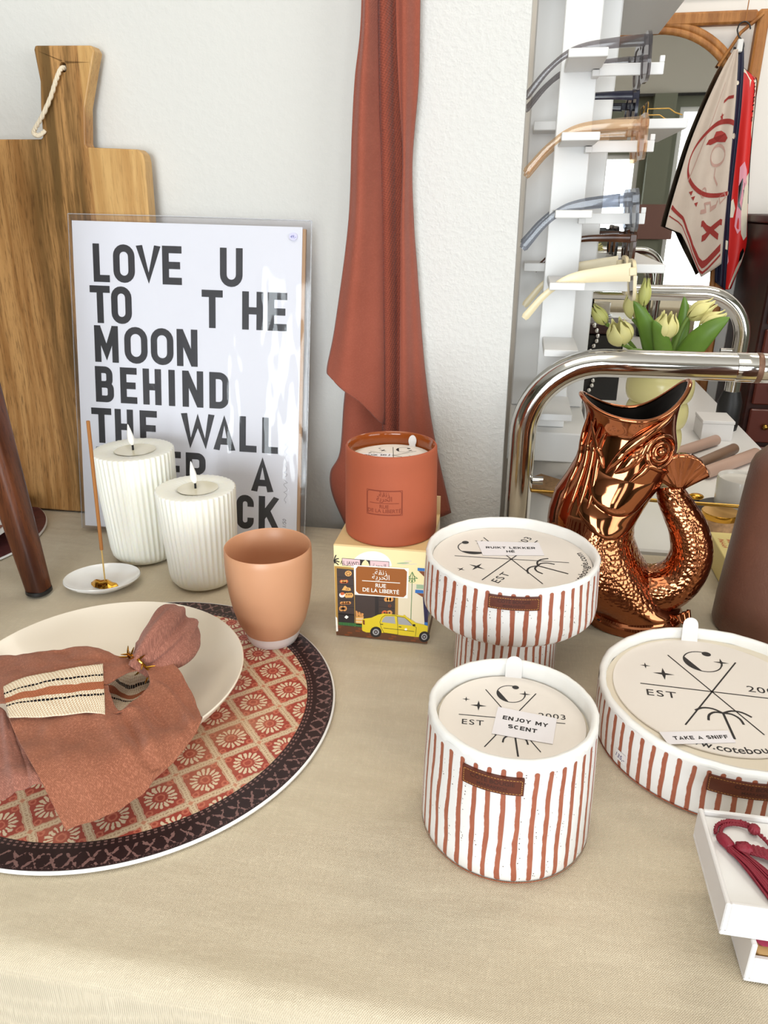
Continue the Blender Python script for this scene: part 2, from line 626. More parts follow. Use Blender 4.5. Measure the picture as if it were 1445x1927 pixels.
def m_placemat():
    g = NG('printed_placemat', 0.38, 0, 0.4)
    x, y, z = g.xyz()
    R = g.M('SQRT', g.M('ADD', g.M('MULTIPLY', x, x), g.M('MULTIPLY', y, y)))
    th = g.M('ARCTAN2', y, x)
    p = 0.0355
    ax, ay, a = 0.1091, -0.0055, math.radians(-47.5)
    dx, dy = g.M('SUBTRACT', x, ax), g.M('SUBTRACT', y, ay)
    u = g.M('DIVIDE', g.M('ADD', g.M('MULTIPLY', dx, math.cos(a)), g.M('MULTIPLY', dy, math.sin(a))), p)
    v = g.M('DIVIDE', g.M('SUBTRACT', g.M('MULTIPLY', dy, math.cos(a)), g.M('MULTIPLY', dx, math.sin(a))), p)
    jit = g.noise(g.vec, 260, 3)
    j = g.M('MULTIPLY', g.M('SUBTRACT', jit, 0.5), 0.10)
    fu = g.M('ADD', g.M('SUBTRACT', g.M('FRACT', u), 0.5), j)
    fv = g.M('SUBTRACT', g.M('SUBTRACT', g.M('FRACT', v), 0.5), j)
    au, av = g.M('ABSOLUTE', fu), g.M('ABSOLUTE', fv)
    m = g.M('MAXIMUM', au, av)
    r = g.M('SQRT', g.M('ADD', g.M('MULTIPLY', fu, fu), g.M('MULTIPLY', fv, fv)))
    al = g.M('ARCTAN2', fv, fu)
    red, red2, cream, tan, dkr = lin((178, 82, 68)), lin((150, 58, 48)), lin((222, 204, 176)), lin((204, 180, 146)), lin((120, 62, 50))
    blot = g.noise(g.vec, 120, 4)
    c = g.mix(blot, red, red2)
    # leaf shapes in the corners of every cell
    cu, cv = g.M('SUBTRACT', au, 0.33), g.M('SUBTRACT', av, 0.33)
    rc = g.M('SQRT', g.M('ADD', g.M('MULTIPLY', cu, cu), g.M('MULTIPLY', cv, cv)))
    c = g.mix(g.M('MULTIPLY', g.M('SUBTRACT', 1.0, g.smooth(g.M('ABSOLUTE', g.M('SUBTRACT', rc, 0.06)), 0.01, 0.03)), 0.6), c, lin((214, 130, 105)))
    # petals
    pet = g.M('ABSOLUTE', g.M('SINE', g.M('MULTIPLY', al, 8.0)))
    edge = g.M('ADD', 0.27, g.M('ADD', g.M('MULTIPLY', pet, 0.08), g.M('MULTIPLY', g.M('SUBTRACT', blot, 0.5), 0.16)))
    inr = g.M('SUBTRACT', 1.0, g.smooth(g.M('SUBTRACT', r, edge), -0.015, 0.015))
    gap = g.smooth(g.M('SUBTRACT', pet, g.M('SUBTRACT', 0.74, g.M('MULTIPLY', r, 0.75))), -0.08, 0.08)
    c = g.mix(g.M('MULTIPLY', g.M('MULTIPLY', inr, gap), g.smooth(r, 0.15, 0.18)), c, cream)
    # heart of the flower
    ring = g.M('SUBTRACT', 1.0, g.smooth(g.M('ABSOLUTE', g.M('SUBTRACT', r, 0.09)), 0.008, 0.03))
    c = g.mix(g.M('MULTIPLY', ring, 0.5), c, lin((222, 140, 112)))
    # lattice bands with a stitched line
    band = g.smooth(m, 0.405, 0.418)
    c = g.mix(band, c, g.mix(blot, cream, tan))
    ln = g.M('SUBTRACT', 1.0, g.smooth(g.M('ABSOLUTE', g.M('SUBTRACT', m, 0.43)), 0.004, 0.012))
    c = g.mix(g.M('MULTIPLY', ln, 0.7), c, lin((172, 112, 90)))
    mn = g.M('MINIMUM', au, av)
    dsh = g.M('GREATER_THAN', g.M('SINE', g.M('MULTIPLY', mn, 95.0)), 0.0)
    ln2 = g.M('MULTIPLY', dsh, g.M('GREATER_THAN', m, 0.478))
    c = g.mix(g.M('MULTIPLY', ln2, 0.6), c, lin((160, 120, 92)))
    node = g.M('GREATER_THAN', g.M('ADD', au, av), 0.93)
    c = g.mix(g.M('MULTIPLY', node, 0.55), c, lin((206, 120, 92)))
    wash = g.smooth(g.noise(g.vec, 14, 2), 0.5, 0.75)
    c = g.mix(g.M('MULTIPLY', wash, 0.25), c, lin((222, 190, 150)))
    # dark woven border
    dk = g.mix(jit, lin((46, 26, 28)), lin((30, 14, 17)))
    pk = lin((138, 104, 100))
    q = g.M('ABSOLUTE', g.M('SUBTRACT', g.M('FRACT', g.M('MULTIPLY', th, 84 / (2 * PI))), 0.5))
    rr = g.M('ABSOLUTE', g.M('DIVIDE', g.M('SUBTRACT', R, 0.1755), 0.0075))
    bow = g.M('LESS_THAN', g.M('ABSOLUTE', g.M('SUBTRACT', q, g.M('MULTIPLY', rr, 0.42))), g.M('MULTIPLY', g.smooth(jit, 0.35, 0.75), 0.20))
    bow = g.M('MULTIPLY', bow, g.M('LESS_THAN', rr, 0.85))
    c2 = g.mix(g.M('MULTIPLY', bow, 0.85), dk, pk)
    fine = g.M('GREATER_THAN', g.noise(g.vec, 900, 1), 0.60)
    e = g.M('MULTIPLY', fine, g.M('LESS_THAN', g.M('ABSOLUTE', g.M('SUBTRACT', R, 0.1822)), 0.0013))
    c2 = g.mix(g.M('MULTIPLY', e, 0.7), c2, pk)
    q2 = g.M('GREATER_THAN', g.M('SINE', g.M('MULTIPLY', th, 210.0)), 0.1)
    l2 = g.M('MULTIPLY', q2, g.M('LESS_THAN', g.M('ABSOLUTE', g.M('SUBTRACT', g.M('ABSOLUTE', g.M('SUBTRACT', R, 0.1632)), 0.0013)), 0.0007))
    c2 = g.mix(g.M('MULTIPLY', l2, 0.8), c2, pk)
    c = g.mix(g.M('GREATER_THAN', R, 0.1602), c, c2)
    g.color(c)
    return g.m


def m_copper(name, scales):
    g = NG(name, 0.07, 1.0)
    x, y, z = g.xyz()
    g.color(lin((172, 108, 74)))
    if scales:
        vo = g.node('ShaderNodeTexVoronoi', Scale=185.0)
        g.t.links.new(g.comb(x, y, g.M('MULTIPLY', z, 1.25)), vo.inputs['Vector'])
        h = g.M('SUBTRACT', 1.0, vo.outputs['Distance'])
        h = g.M('MULTIPLY', h, g.M('SUBTRACT', 1.0, g.smooth(z, 0.10, 0.122)) if scales == 1 else 1.0)
        h = g.M('MULTIPLY', h, g.smooth(z, 0.022, 0.035))
        h = g.M('ADD', h, g.M('MULTIPLY', g.noise(g.vec, 60, 2), 0.25))
        g.bump(h, 0.42, 0.0022)
    else:
        g.bump(g.noise(g.vec, 34, 1), 0.25, 0.004)
    return g.m


def m_plaster(name, rgb, sc=190, st=0.22):
    g = NG(name, 0.85, 0, 0.2)
    g.xyz()
    f = g.noise(g.vec, sc, 3, 0.55)
    f2 = g.noise(g.vec, 1.6, 2)
    a = lin(rgb)
    b = lin(tuple(int(q * 0.97) for q in rgb))
    g.color(g.mix(f2, a, b))
    g.bump(g.M('ADD', g.smooth(f, 0.35, 0.75), g.M('MULTIPLY', g.noise(g.vec, sc * 0.25, 2), 0.8)), st, 0.003)
    return g.m



def m_board():
    g = NG('mango_wood', 0.42, 0, 0.35)
    x, y, z = g.xyz()
    warp = g.M('MULTIPLY', g.M('SUBTRACT', g.noise(g.comb(g.M('MULTIPLY', x, 8.0), y, g.M('MULTIPLY', z, 2.2)), 1.0, 2), 0.5), 0.05)
    xx = g.M('ADD', x, warp)
    fine = g.noise(g.comb(g.M('MULTIPLY', xx, 620.0), g.M('MULTIPLY', y, 400.0), g.M('MULTIPLY', z, 34.0)), 1.0, 4, 0.65)
    mid = g.noise(g.comb(g.M('MULTIPLY', xx, 70.0), g.M('MULTIPLY', y, 40.0), g.M('MULTIPLY', z, 3.0)), 1.0, 4, 0.6)
    c = g.mix(g.smooth(mid, 0.35, 0.66), lin((188, 142, 88)), lin((150, 104, 56)))
    # three glued staves: brown, figured greyish brown, pale
    heart = g.M('MULTIPLY', g.smooth(xx, -0.045, -0.01), g.M('SUBTRACT', 1.0, g.smooth(xx, 0.045, 0.060)))
    c = g.mix(g.M('MULTIPLY', heart, g.smooth(mid, 0.32, 0.60)), c, lin((112, 84, 46)))
    pale = g.smooth(x, 0.058, 0.0605)
    c = g.mix(g.M('MULTIPLY', pale, 0.85), c, g.mix(g.smooth(mid, 0.3, 0.7), lin((212, 172, 112)), lin((190, 146, 88))))
    st = g.M('MULTIPLY', g.smooth(fine, 0.50, 0.66), g.M('SUBTRACT', 0.62, g.M('MULTIPLY', pale, 0.40)))
    c = g.mix(st, c, lin((88, 60, 30)))
    g.color(c)
    g.bump(fine, 0.12, 0.0006)
    return g.m


M = {}
M['linen'] = m_linen()
M['wall'] = m_plaster('white_plaster', (219, 218, 214), 110, 0.10)
M['wall_rough'] = m_plaster('rough_white_plaster', (226, 225, 222), 210, 0.30)
M['far_wall'] = mat('white_paint', (240, 236, 230), 0.7)
M['grey_green'] = mat('grey_green_paint', (118, 120, 104), 0.6)
M['taupe'] = mat('taupe_paint', (196, 190, 180), 0.7)
M['ceiling'] = mat('ceiling_paint', (240, 236, 228), 0.8)
M['floor'] = m_wood('floor_boards', (96, 70, 50), (74, 52, 36), (104, 80, 60), 'x', 0.5, 0.5)
M['white'] = mat('white_lacquer', (230, 229, 228), 0.4)
M['white_card'] = mat('white_card', (228, 225, 224), 0.7)
M['cream_card'] = mat('cream_card', (232, 224, 216), 0.75, bump=(700, 0.06, 0.0005))
M['paper'] = mat('sticker_paper', (236, 232, 236), 0.7)
M['ink'] = mat('black_ink', (28, 24, 24), 0.6)
M['poster_paper'] = mat('poster_paper', (228, 229, 234), 0.7, bump=(600, 0.05, 0.0004))
M['poster_ink'] = mat('poster_ink', (24, 22, 26), 0.5, var=(60, 0.45))
M['kraft'] = mat('brown_backing_board', (176, 140, 104), 0.8)
M['sleeve'] = clearmat('clear_plastic_sleeve', (252, 252, 255), 0.02, 0.06, (17, 0.6, (1.5, 1.0, 0.45)))
M['glass'] = clearmat('window_glass', (250, 252, 252), 0.0, 0.01)
M['board'] = m_board()
M['rope'] = mat('cotton_rope', (228, 214, 190), 0.9, bump=(900, 0.4))
M['dark_wood'] = m_wood('dark_stained_wood', (110, 60, 32), (70, 34, 18), (52, 24, 14), 'z', 2.0, 0.35, 0.6)
M['black_rubber'] = mat('black_rubber', (26, 25, 26), 0.45)
M['wax'] = NG('cream_wax', 0.5).m
_b = M['wax'].node_tree.nodes['Principled BSDF']
_b.inputs['Base Color'].default_value = lin((246, 245, 234))
_b.inputs['Subsurface Weight'].default_value = 0.35
_b.inputs['Subsurface Radius'].default_value = (0.02, 0.017, 0.011)
_b.inputs['Subsurface Scale'].default_value = 0.5
M['melt'] = mat('glossy_wax_pool', (232, 226, 202), 0.12)
M['flame'] = mat('white_plastic_flame', (250, 248, 244), 0.3)
M['wick'] = mat('black_wick', (22, 20, 20), 0.8)
M['porcelain'] = mat('white_porcelain', (238, 237, 236), 0.12, coat=0.3)
M['gold'] = mat('polished_gold', (206, 152, 60), 0.14, 1.0)
M['brass'] = mat('brass_wire', (176, 138, 70), 0.25, 1.0)
M['incense'] = mat('incense_paste', (168, 110, 56), 0.85, bump=(800, 0.3))
M['bamboo'] = mat('bamboo_stick', (206, 172, 104), 0.7)
M['bowl'] = mat('cream_glaze', (236, 226, 210), 0.28, coat=0.15)
M['cup'] = mat('apricot_glaze', (206, 152, 116), 0.38, var=(40, 0.04))
M['cup_in'] = mat('caramel_glaze', (196, 130, 84), 0.3)
M['bisque'] = mat('unglazed_porcelain', (226, 216, 212), 0.7)
M['mat_white'] = mat('white_melamine', (244, 243, 242), 0.3)
M['placemat'] = m_placemat()
M['napkin'] = m_cloth('terracotta_linen', (162, 104, 80), (138, 82, 60), 0.0013, 0.5)
M['napkin_pink'] = m_cloth('dusty_pink_linen', (160, 106, 90), (136, 86, 72), 0.0013, 0.5)
M['towel'] = m_cloth('rust_cotton', (166, 92, 74), (152, 80, 62), 0.0016, 0.14, axis='xz', strength=0.35)
M['towel_waffle'] = m_cloth('rust_waffle_cotton', (156, 82, 64), (138, 68, 52), 0.0038, 0.12, axis='xz', strength=0.9)
M['stitch'] = mat('ochre_thread', (186, 134, 70), 0.8)
M['terra'] = mat('terracotta', (168, 84, 54), 0.75, var=(26, 0.10), bump=(260, 0.12, 0.0006))
M['terra_glaze'] = mat('brown_glaze', (150, 74, 30), 0.12, coat=0.3)
M['terra_dark'] = mat('pressed_terracotta', (132, 56, 34), 0.8)
M['leather'] = mat('brown_leather', (90, 38, 20), 0.5, var=(120, 0.22), bump=(500, 0.15))
M['leather_dark'] = mat('branded_leather', (62, 26, 14), 0.6)
M['glaze_white'] = mat('white_glaze', (240, 239, 236), 0.3, bump=(180, 0.15, 0.001))
M['candle_wax'] = mat('candle_wax', (226, 216, 198), 0.4)
M['copper'] = m_copper('copper_glaze', 0)
M['copper_scales'] = m_copper('copper_scale_glaze', 1)
M['copper_tail'] = m_copper('copper_tail_glaze', 2)
M['inside_shade'] = mat('black_inside_shade', (12, 9, 8), 0.5, 0.0, 0.06)  # copper inside of the jug, its dark reflections put into the colour
M['chrome'] = mat('chrome', (214, 212, 208), 0.09, 1.0, bump=(14, 0.02))
M['rust'] = mat('rusty_joint', (128, 96, 78), 0.5, 0.6, var=(90, 0.6))
M['bottle'] = mat('brown_stoneware', (112, 74, 60), 0.42, var=(60, 0.10), bump=(420, 0.35, 0.0012))
M['burgundy'] = mat('burgundy_silk', (134, 22, 44), 0.5, var=(200, 0.2), bump=(1400, 0.5, 0.0006))
M['mirror'] = mat('mirror_glass', (225, 226, 222), 0.01, 1.0)
M['rattan'] = m_wood('rattan', (190, 132, 74), (164, 106, 54), (140, 88, 44), 'z', 3.0, 0.5, 0.4)
M['cabinet'] = m_wood('mahogany', (62, 24, 15), (44, 16, 10), (34, 12, 8), 'x', 1.5, 0.35, 0.4)
M['black'] = mat('black_plastic', (20, 19, 20), 0.25)
M['navy_frame'] = mat('navy_acetate', (34, 34, 52), 0.15)
M['vase'] = mat('pale_yellow_glaze', (222, 212, 150), 0.22)
M['petal'] = mat('pale_tulip_petal', (236, 228, 156), 0.5, var=(50, 0.06))
M['bud'] = mat('green_tulip_bud', (206, 206, 124), 0.5)
M['leaf'] = mat('tulip_leaf', (104, 140, 52), 0.42, var=(40, 0.25))
M['stem'] = mat('tulip_stem', (120, 150, 66), 0.45)
M['taper'] = mat('mauve_wax', (184, 152, 136), 0.45)
M['taper_brown'] = mat('brown_wax', (132, 104, 84), 0.45)
M['smoke'] = clearmat('smoky_acetate', (186, 182, 184), 0.10, 0.05)
M['smoke_lens'] = clearmat('smoke_lens', (176, 160, 160), 0.10, 0.03)
M['champagne'] = clearmat('champagne_acetate', (240, 220, 196), 0.12, 0.05)
M['champagne_lens'] = clearmat('peach_lens', (232, 196, 166), 0.12, 0.03)
M['bluegrey'] = clearmat('blue_grey_acetate', (192, 195, 202), 0.16, 0.05)
M['bluegrey_lens'] = clearmat('grey_lens', (186, 188, 192), 0.12, 0.03)
M['ivory'] = mat('ivory_acetate', (232, 216, 178), 0.3)
M['brown_lens'] = clearmat('brown_lens', (120, 86, 62), 0.25, 0.03)
M['tortoise'] = mat('tortoise_acetate', (74, 42, 24), 0.15, var=(60, 0.8))
M['dark_lens'] = clearmat('dark_lens', (50, 46, 50), 0.3, 0.03)
M['scarf_cream'] = m_cloth('cream_cotton_scarf', (214, 198, 184), (200, 182, 168), 0.003, 0.1, axis='xz', strength=0.15)
M['scarf_navy'] = mat('navy_silk', (26, 26, 52), 0.5)
M['scarf_red'] = mat('red_silk', (216, 34, 30), 0.5)
M['print_red'] = mat('brick_red_print', (150, 46, 40), 0.8)
M['print_pale'] = mat('faded_print', (186, 148, 136), 0.8)
M['pink'] = mat('pink_print', (234, 160, 176), 0.7)
M['cream_print'] = mat('cream_print', (232, 220, 200), 0.7)
M['card_yellow'] = mat('yellow_carton', (234, 214, 140), 0.55)
M['card_red'] = mat('orange_red_ink', (200, 84, 40), 0.6)
M['frosted'] = mat('pale_grey_glass', (214, 210, 204), 0.2, coat=0.3)
M['floral_wood'] = mat('floral_wood', (190, 150, 110), 0.6, var=(160, 0.5))

# ------------------------------------------------------------------ the room
def slab(name, x0, x1, y0, y1, z0, z1, m):
    return struct(MB().box(x0, x1, y0, y1, z0, z1).build(name, m, None, smooth=0))


slab('floor', -3.0, 2.8, -2.8, 2.5, -0.1, 0.0, M['floor'])
slab('ceiling', -3.0, 2.8, -2.8, 2.5, 2.68, 2.78, M['ceiling'])
slab('wall_back', -3.0, -0.17, 0.98, 1.12, 0.0, 2.68, M['wall'])
slab('wall_pier', -0.17, -0.0072, 0.974, 1.12, 0.0, 2.68, M['wall_rough'])
slab('wall_far', -0.6, 2.8, 2.3, 2.42, 0.0, 2.68, M['far_wall'])
slab('wall_niche', -0.6, -0.5, 1.12, 2.3, 0.0, 2.68, M['far_wall'])
slab('wall_left', -3.1, -3.0, -2.8, 1.12, 0.0, 2.68, M['grey_green'])


def wall_with_holes(name, along, a0, a1, t0, t1, holes, m):
    """along 'x': wall spans x, thickness t0..t1 in y; holes = (a, b, z0, z1)"""
    mb = MB()

    def put(u0, u1, z0, z1):
        if u1 - u0 > 1e-4 and z1 - z0 > 1e-4:
            if along == 'x':
                mb.box(u0, u1, t0, t1, z0, z1)
            else:
                mb.box(t0, t1, u0, u1, z0, z1)
    c = a0
    for h in sorted(holes):
        put(c, h[0], 0, 2.68)
        put(h[0], h[1], 0, h[2])
        put(h[0], h[1], h[3], 2.68)
        c = h[1]
    put(c, a1, 0, 2.68)
    return struct(mb.build(name, m, None, smooth=0))


FH = [(-1.05, 0.45, 0.25, 2.17), (0.50, 0.90, 0.92, 1.56), (1.17, 1.67, 0.06, 1.90)]
wall_with_holes('wall_front', 'x', -3.0, 2.8, -2.6, -2.5, FH, M['grey_green'])
RH = [(-2.05, -0.05, 0.7, 2.2)]
wall_with_holes('wall_right', 'y', -2.8, 2.5, 2.6, 2.7, RH, M['grey_green'])
slab('trim_1', -3.0, 2.6, -2.5, -2.46, 1.985, 2.68, M['taupe'])
slab('trim_2', -3.0, 2.6, -2.46, -2.44, 1.97, 1.99, M['black'])
slab('trim_3', 0.95, 1.12, -2.5, -2.4, 0.0, 1.985, M['grey_green'])


def window(name, along, h, t):
    root = bpy.data.objects.new(name, None)
    COL.objects.link(root)
    struct(root)
    fr = MB()
    g = MB()
    a, b, z0, z1 = h
    w = 0.035

    def bx(mb, u0, u1, d0, d1, q0, q1):
        if along == 'x':
            mb.box(u0, u1, d0, d1, q0, q1)
        else:
            mb.box(d0, d1, u0, u1, q0, q1)
    for u0, u1, q0, q1 in ((a, a + w, z0, z1), (b - w, b, z0, z1), (a + w, b - w, z0, z0 + w), (a + w, b - w, z1 - w, z1)):
        bx(fr, u0, u1, t, t + 0.05, q0, q1)
    bx(g, a + w, b - w, t + 0.02, t + 0.026, z0 + w, z1 - w)
    fr.build('window_frame', M['white'], root, smooth=0)
    g.build('pane', M['glass'], root, smooth=0)


window('window_1', 'x', FH[0], -2.57)
window('window_2', 'x', FH[1], -2.57)
window('door_1', 'x', FH[2], -2.57)
window('window_3', 'y', RH[0], 2.62)
# moulded panel on the far wall
pm = MB()
for z0, z1, x0, x1 in ((1.65, 2.4, 0.30, 0.50),):
    for a, b, c, d in ((x0, x1, z0, z0 + .012), (x0, x1, z1 - .012, z1), (x0, x0 + .012, z0, z1), (x1 - .012, x1, z0, z1)):
        pm.box(a, b, 2.292, 2.3, c, d)
struct(pm.build('trim_4', M['far_wall'], None, smooth=0))
ca = thing('wall_canvas', 'plum coloured canvas seen only in the mirror, on the grey green wall', 'canvas', (1.045, -2.39, 0.16))
MB().bbox(-0.17, 0.17, -0.01, 0.015, 0, 0.27, 0.003).build('canvas', mat('plum_canvas', (128, 92, 84), 0.8), ca, smooth=0)

# ------------------------------------------------------------------ table and cloth
t = thing('table', 'long wooden table hidden under the beige linen cloth', 'table', (-0.2, 0.6, -0.75))
MB().bbox(-1.0, 0.95, -0.305, 0.31, 0.715, 0.745, 0.003).build('table_top', M['dark_wood'], t, smooth=0)
for sx in (-0.95, 0.9):
    for sy in (-0.26, 0.26):
        MB().bbox(sx - .025, sx + .025, sy - .025, sy + .025, 0, 0.715, 0.003).build('leg', M['dark_wood'], t, smooth=0)


def cloth_z(x, y):
    a = mnoise.noise(Vector((x * 4, y * 20, 0.3))) * 0.0011
    b = mnoise.noise(Vector((x * 9 + 4, y * 55, 1.7))) * 0.0007
    return a + b - 0.0014


prof = [(0.250, -0.42), (0.254, -0.3), (0.258, -0.18), (0.262, -0.08), (0.265, -0.03)]
prof += [(0.281 - 0.016 * math.cos(a), -0.016 + 0.016 * math.sin(a)) for a in [i * PI / 14 for i in range(0, 8)]]
prof += [(0.281 + (0.915 - 0.281) * i / 130, 0.0) for i in range(1, 131)]
prof += [(0.915 + 0.012 * math.sin(a), -0.012 + 0.012 * math.cos(a)) for a in [i * PI / 10 for i in range(1, 6)]]
prof += [(0.928, -0.05), (0.929, -0.15), (0.93, -0.3)]
P = []
NX = 170
for i in range(NX + 1):
    x = -1.23 + (0.78 + 1.23) * i / NX
    row = []
    for y, z in prof:
        if z < -0.012 and y < 0.3:
            y -= 0.010 * (0.5 + 0.5 * math.sin(x * 23 + 1.5 * math.sin(x * 7))) * min(1, -z / 0.2)
        row.append((x, y + (0.012 * max(0, min(1, (-0.16 - x) / 0.06)) if y > 0.915 else 0), z + (cloth_z(x, y) if z > -0.02 else 0)))
    P.append(row)
tc = thing('tablecloth', 'beige linen tablecloth covering the whole table', 'tablecloth', (0, 0, 0))
MB().grid(P, uv=False).build('cloth', M['linen'], tc, smooth=60)

# ------------------------------------------------------------------ placemat, bowl, napkin, cup
pmt = thing('placemat', 'round placemat with red flower tile print and dark woven border under the cream bowl', 'placemat', (-0.323, 0.505, 0.0))
MB().lathe([(0, 0.0003), (0.183, 0.0003), (0.1853, 0.0012), (0.1857, 0.0028), (0.1850, 0.0036), (0, 0.0036)], 160).build('base', M['mat_white'], pmt, smooth=50)
MB().lathe([(0, 0.0039), (0.1836, 0.0039), (0.1840, 0.0036)], 160).build('printed_top', M['placemat'], pmt, smooth=0)

bw = thing('bowl', 'wide shallow cream bowl holding a knotted terracotta napkin', 'bowl', (-0.332, 0.4856, 0.004))
MB().lathe([(0, 0.002), (0.046, 0.002), (0.048, 0.0002), (0.055, 0.0002), (0.058, 0.003), (0.082, 0.0115), (0.102, 0.0245), (0.1145, 0.0375), (0.1195, 0.0445),
            (0.1200, 0.0462), (0.1190, 0.0470), (0.1170, 0.0455), (0.1110, 0.0390), (0.098, 0.0265), (0.078, 0.0150), (0.055, 0.0085), (0.03, 0.0070), (0, 0.0068)], 128).build('bowl_shell', M['bowl'], bw, smooth=60)

cp = thing('cup', 'apricot tumbler with unglazed white foot beside the cream bowl', 'cup', (-0.2285, 0.6330, 0.004))
MB().lathe([(0.0, 0.0128), (0.0285, 0.0125), (0.0345, 0.024), (0.0392, 0.042), (0.0420, 0.062), (0.0432, 0.082), (0.0433, 0.098), (0.0430, 0.1050),
            (0.0424, 0.1060), (0.0413, 0.1050), (0.0412, 0.085), (0.040, 0.06), (0.0365, 0.038), (0.030, 0.020), (0.015, 0.014), (0, 0.0136)], 96).build('tumbler', [M['cup']], cp, smooth=60)
MB().lathe([(0, 0.001), (0.0225, 0.001), (0.0235, 0.0), (0.0245, 0.0005), (0.0272, 0.006), (0.0288, 0.0125), (0, 0.0127)], 96).build('foot', M['bisque'], cp, smooth=60)


def traced(name):
    return [[tuple(c * 1e-4 for c in q) for q in row] for row in NAP[name]]


def cloth_patch(rows, nu, nv, wr=0.0006, f=60, seed=0.0, folds=()):
    n = len(rows[0])
    cols = [smooth_path([r[j] for r in rows], nu) for j in range(n)]
    P = []
    for i in range(nu):
        r = smooth_path([cols[j][i] for j in range(n)], nv)
        if folds:
            a = i / (nu - 1)
            r2 = []
            for j, (x, y, z) in enumerate(r):
                b = j / (nv - 1)
                for a0, k, w, h, b0, b1 in folds:
                    e = (a - a0 - k * b) / w
                    t = max(0, min(1, (b - b0) / 0.12)) * max(0, min(1, (b1 - b) / 0.12))
                    z += h * math.exp(-e * e) * t
                r2.append((x, y, z))
            r = r2
        P.append([(x, y, z + wr * mnoise.noise(Vector((x * f + seed, y * f, z * f))) + 0.5 * wr * mnoise.noise(Vector((x * f * 2.7, y * f * 2.7 + seed, 0)))) for x, y, z in r])
    return P


NAP = {'FLAP': [[[-3794,4280,672],[-3584,4008,636],[-3407,3844,596],[-3207,3670,580],[-3065,3566,536],[-2975,3511,444],[-2888,3454,356],[-2804,3398,268]],[[-3575,4347,708],[-3355,4042,652],[-3204,3870,604],[-3026,3702,580],[-2902,3601,520],[-2832,3552,440],[-2764,3504,360],[-2716,3443,276]],[[-3330,4452,732],[-3097,4114,664],[-2947,3942,604],[-2776,3770,580],[-2675,3685,512],[-2620,3646,440],[-2579,3602,372],[-2552,3551,308]],[[-3137,4601,744],[-2871,4156,652],[-2727,4017,596],[-2570,3857,580],[-2495,3798,504],[-2451,3765,444],[-2415,3735,392],[-2400,3714,360]],[[-2843,4175,652],[-2726,4202,636],[-2587,4106,588],[-2438,3956,580],[-2375,3921,512],[-2333,3897,464],[-2306,3889,432],[-2291,3893,420]],[[-2738,4305,656],[-2632,4282,632],[-2510,4221,596],[-2375,4113,580],[-2295,4055,552],[-2258,4044,512],[-2233,4043,484],[-2218,4039,468]],[[-2688,4444,672],[-2592,4422,644],[-2468,4358,608],[-2344,4271,580],[-2251,4189,580],[-2211,4177,552],[-2194,4177,532],[-2183,4176,524]],[[-2710,4560,688],[-2587,4541,660],[-2467,4487,624],[-2351,4416,580],[-2255,4330,580],[-2200,4282,580],[-2179,4273,568],[-2169,4271,560]],[[-2822,4682,716],[-2669,4699,688],[-2539,4653,656],[-2415,4570,616],[-2321,4481,580],[-2240,4376,580],[-2196,4326,580],[-2172,4301,576]],[[-2904,4683,728],[-2780,4805,712],[-2663,4797,692],[-2533,4731,660],[-2414,4612,620],[-2321,4506,584],[-2237,4391,580],[-2171,4302,580]]],
    'BACK': [[[-4336,4755,608],[-4105,4454,648],[-3957,4254,648],[-3831,4080,636]],[[-4155,4706,656],[-4014,4531,676],[-3876,4323,676],[-3759,4125,656]],[[-3975,4683,696],[-3835,4515,708],[-3680,4318,704],[-3617,4128,672]],[[-3792,4714,732],[-3675,4570,736],[-3547,4403,728],[-3482,4204,700]],[[-3616,4750,752],[-3516,4625,752],[-3416,4496,748],[-3349,4317,724]],[[-3450,4800,764],[-3361,4687,764],[-3276,4576,756],[-3181,4372,728]],[[-3250,4789,768],[-3174,4691,760],[-3083,4560,744],[-3007,4383,720]],[[-3053,4736,756],[-3002,4670,748],[-2949,4596,736],[-2925,4529,728]],[[-2945,4728,744],[-2913,4687,736],[-2884,4647,732],[-2873,4604,728]],[[-2869,4739,736],[-2849,4714,732],[-2831,4685,724],[-2826,4652,724]]],
    'LEFT': [[[-3963,4186,584],[-3801,3960,556],[-3611,3700,536],[-3500,3530,468],[-3437,3401,324]],[[-3753,4131,608],[-3613,3923,568],[-3461,3701,536],[-3359,3547,496],[-3313,3448,384]],[[-3626,4048,600],[-3480,3871,564],[-3344,3722,536],[-3223,3568,520],[-3177,3503,440]],[[-3524,3969,588],[-3374,3825,552],[-3231,3692,536],[-3126,3590,536],[-3088,3540,472]],[[-3369,3880,572],[-3259,3762,536],[-3105,3642,536],[-3033,3594,516],[-2989,3569,472]]],
    'BAND': [[[-3794,4260,704],[-3714,4159,692],[-3625,4057,680],[-3542,3962,660]],[[-3706,4333,728],[-3619,4218,716],[-3521,4098,696],[-3428,3983,672]],[[-3591,4383,748],[-3504,4262,732],[-3395,4119,708],[-3310,3996,676]],[[-3456,4432,764],[-3371,4310,748],[-3263,4161,716],[-3176,4029,684]],[[-3327,4493,772],[-3239,4359,752],[-3134,4208,720],[-3048,4071,688]],[[-3210,4541,776],[-3125,4405,756],[-3017,4243,720],[-2936,4107,680]],[[-3116,4584,776],[-3036,4443,752],[-2939,4277,716],[-2850,4113,672]]],
    'INNER': [[[-3411,4984,516],[-3265,4726,516],[-3146,4512,496],[-3029,4311,456]],[[-3299,5004,516],[-3120,4695,508],[-3018,4519,484],[-2945,4340,456]],[[-3203,4990,512],[-3014,4632,496],[-2933,4514,476],[-2866,4379,448]],[[-3108,4976,508],[-2928,4625,488],[-2859,4548,472],[-2791,4428,444]],[[-3030,5039,500],[-2859,4714,480],[-2794,4687,472],[-2741,4575,456]],[[-2959,5027,492],[-2809,4762,476],[-2766,4714,468],[-2743,4664,460]]]}
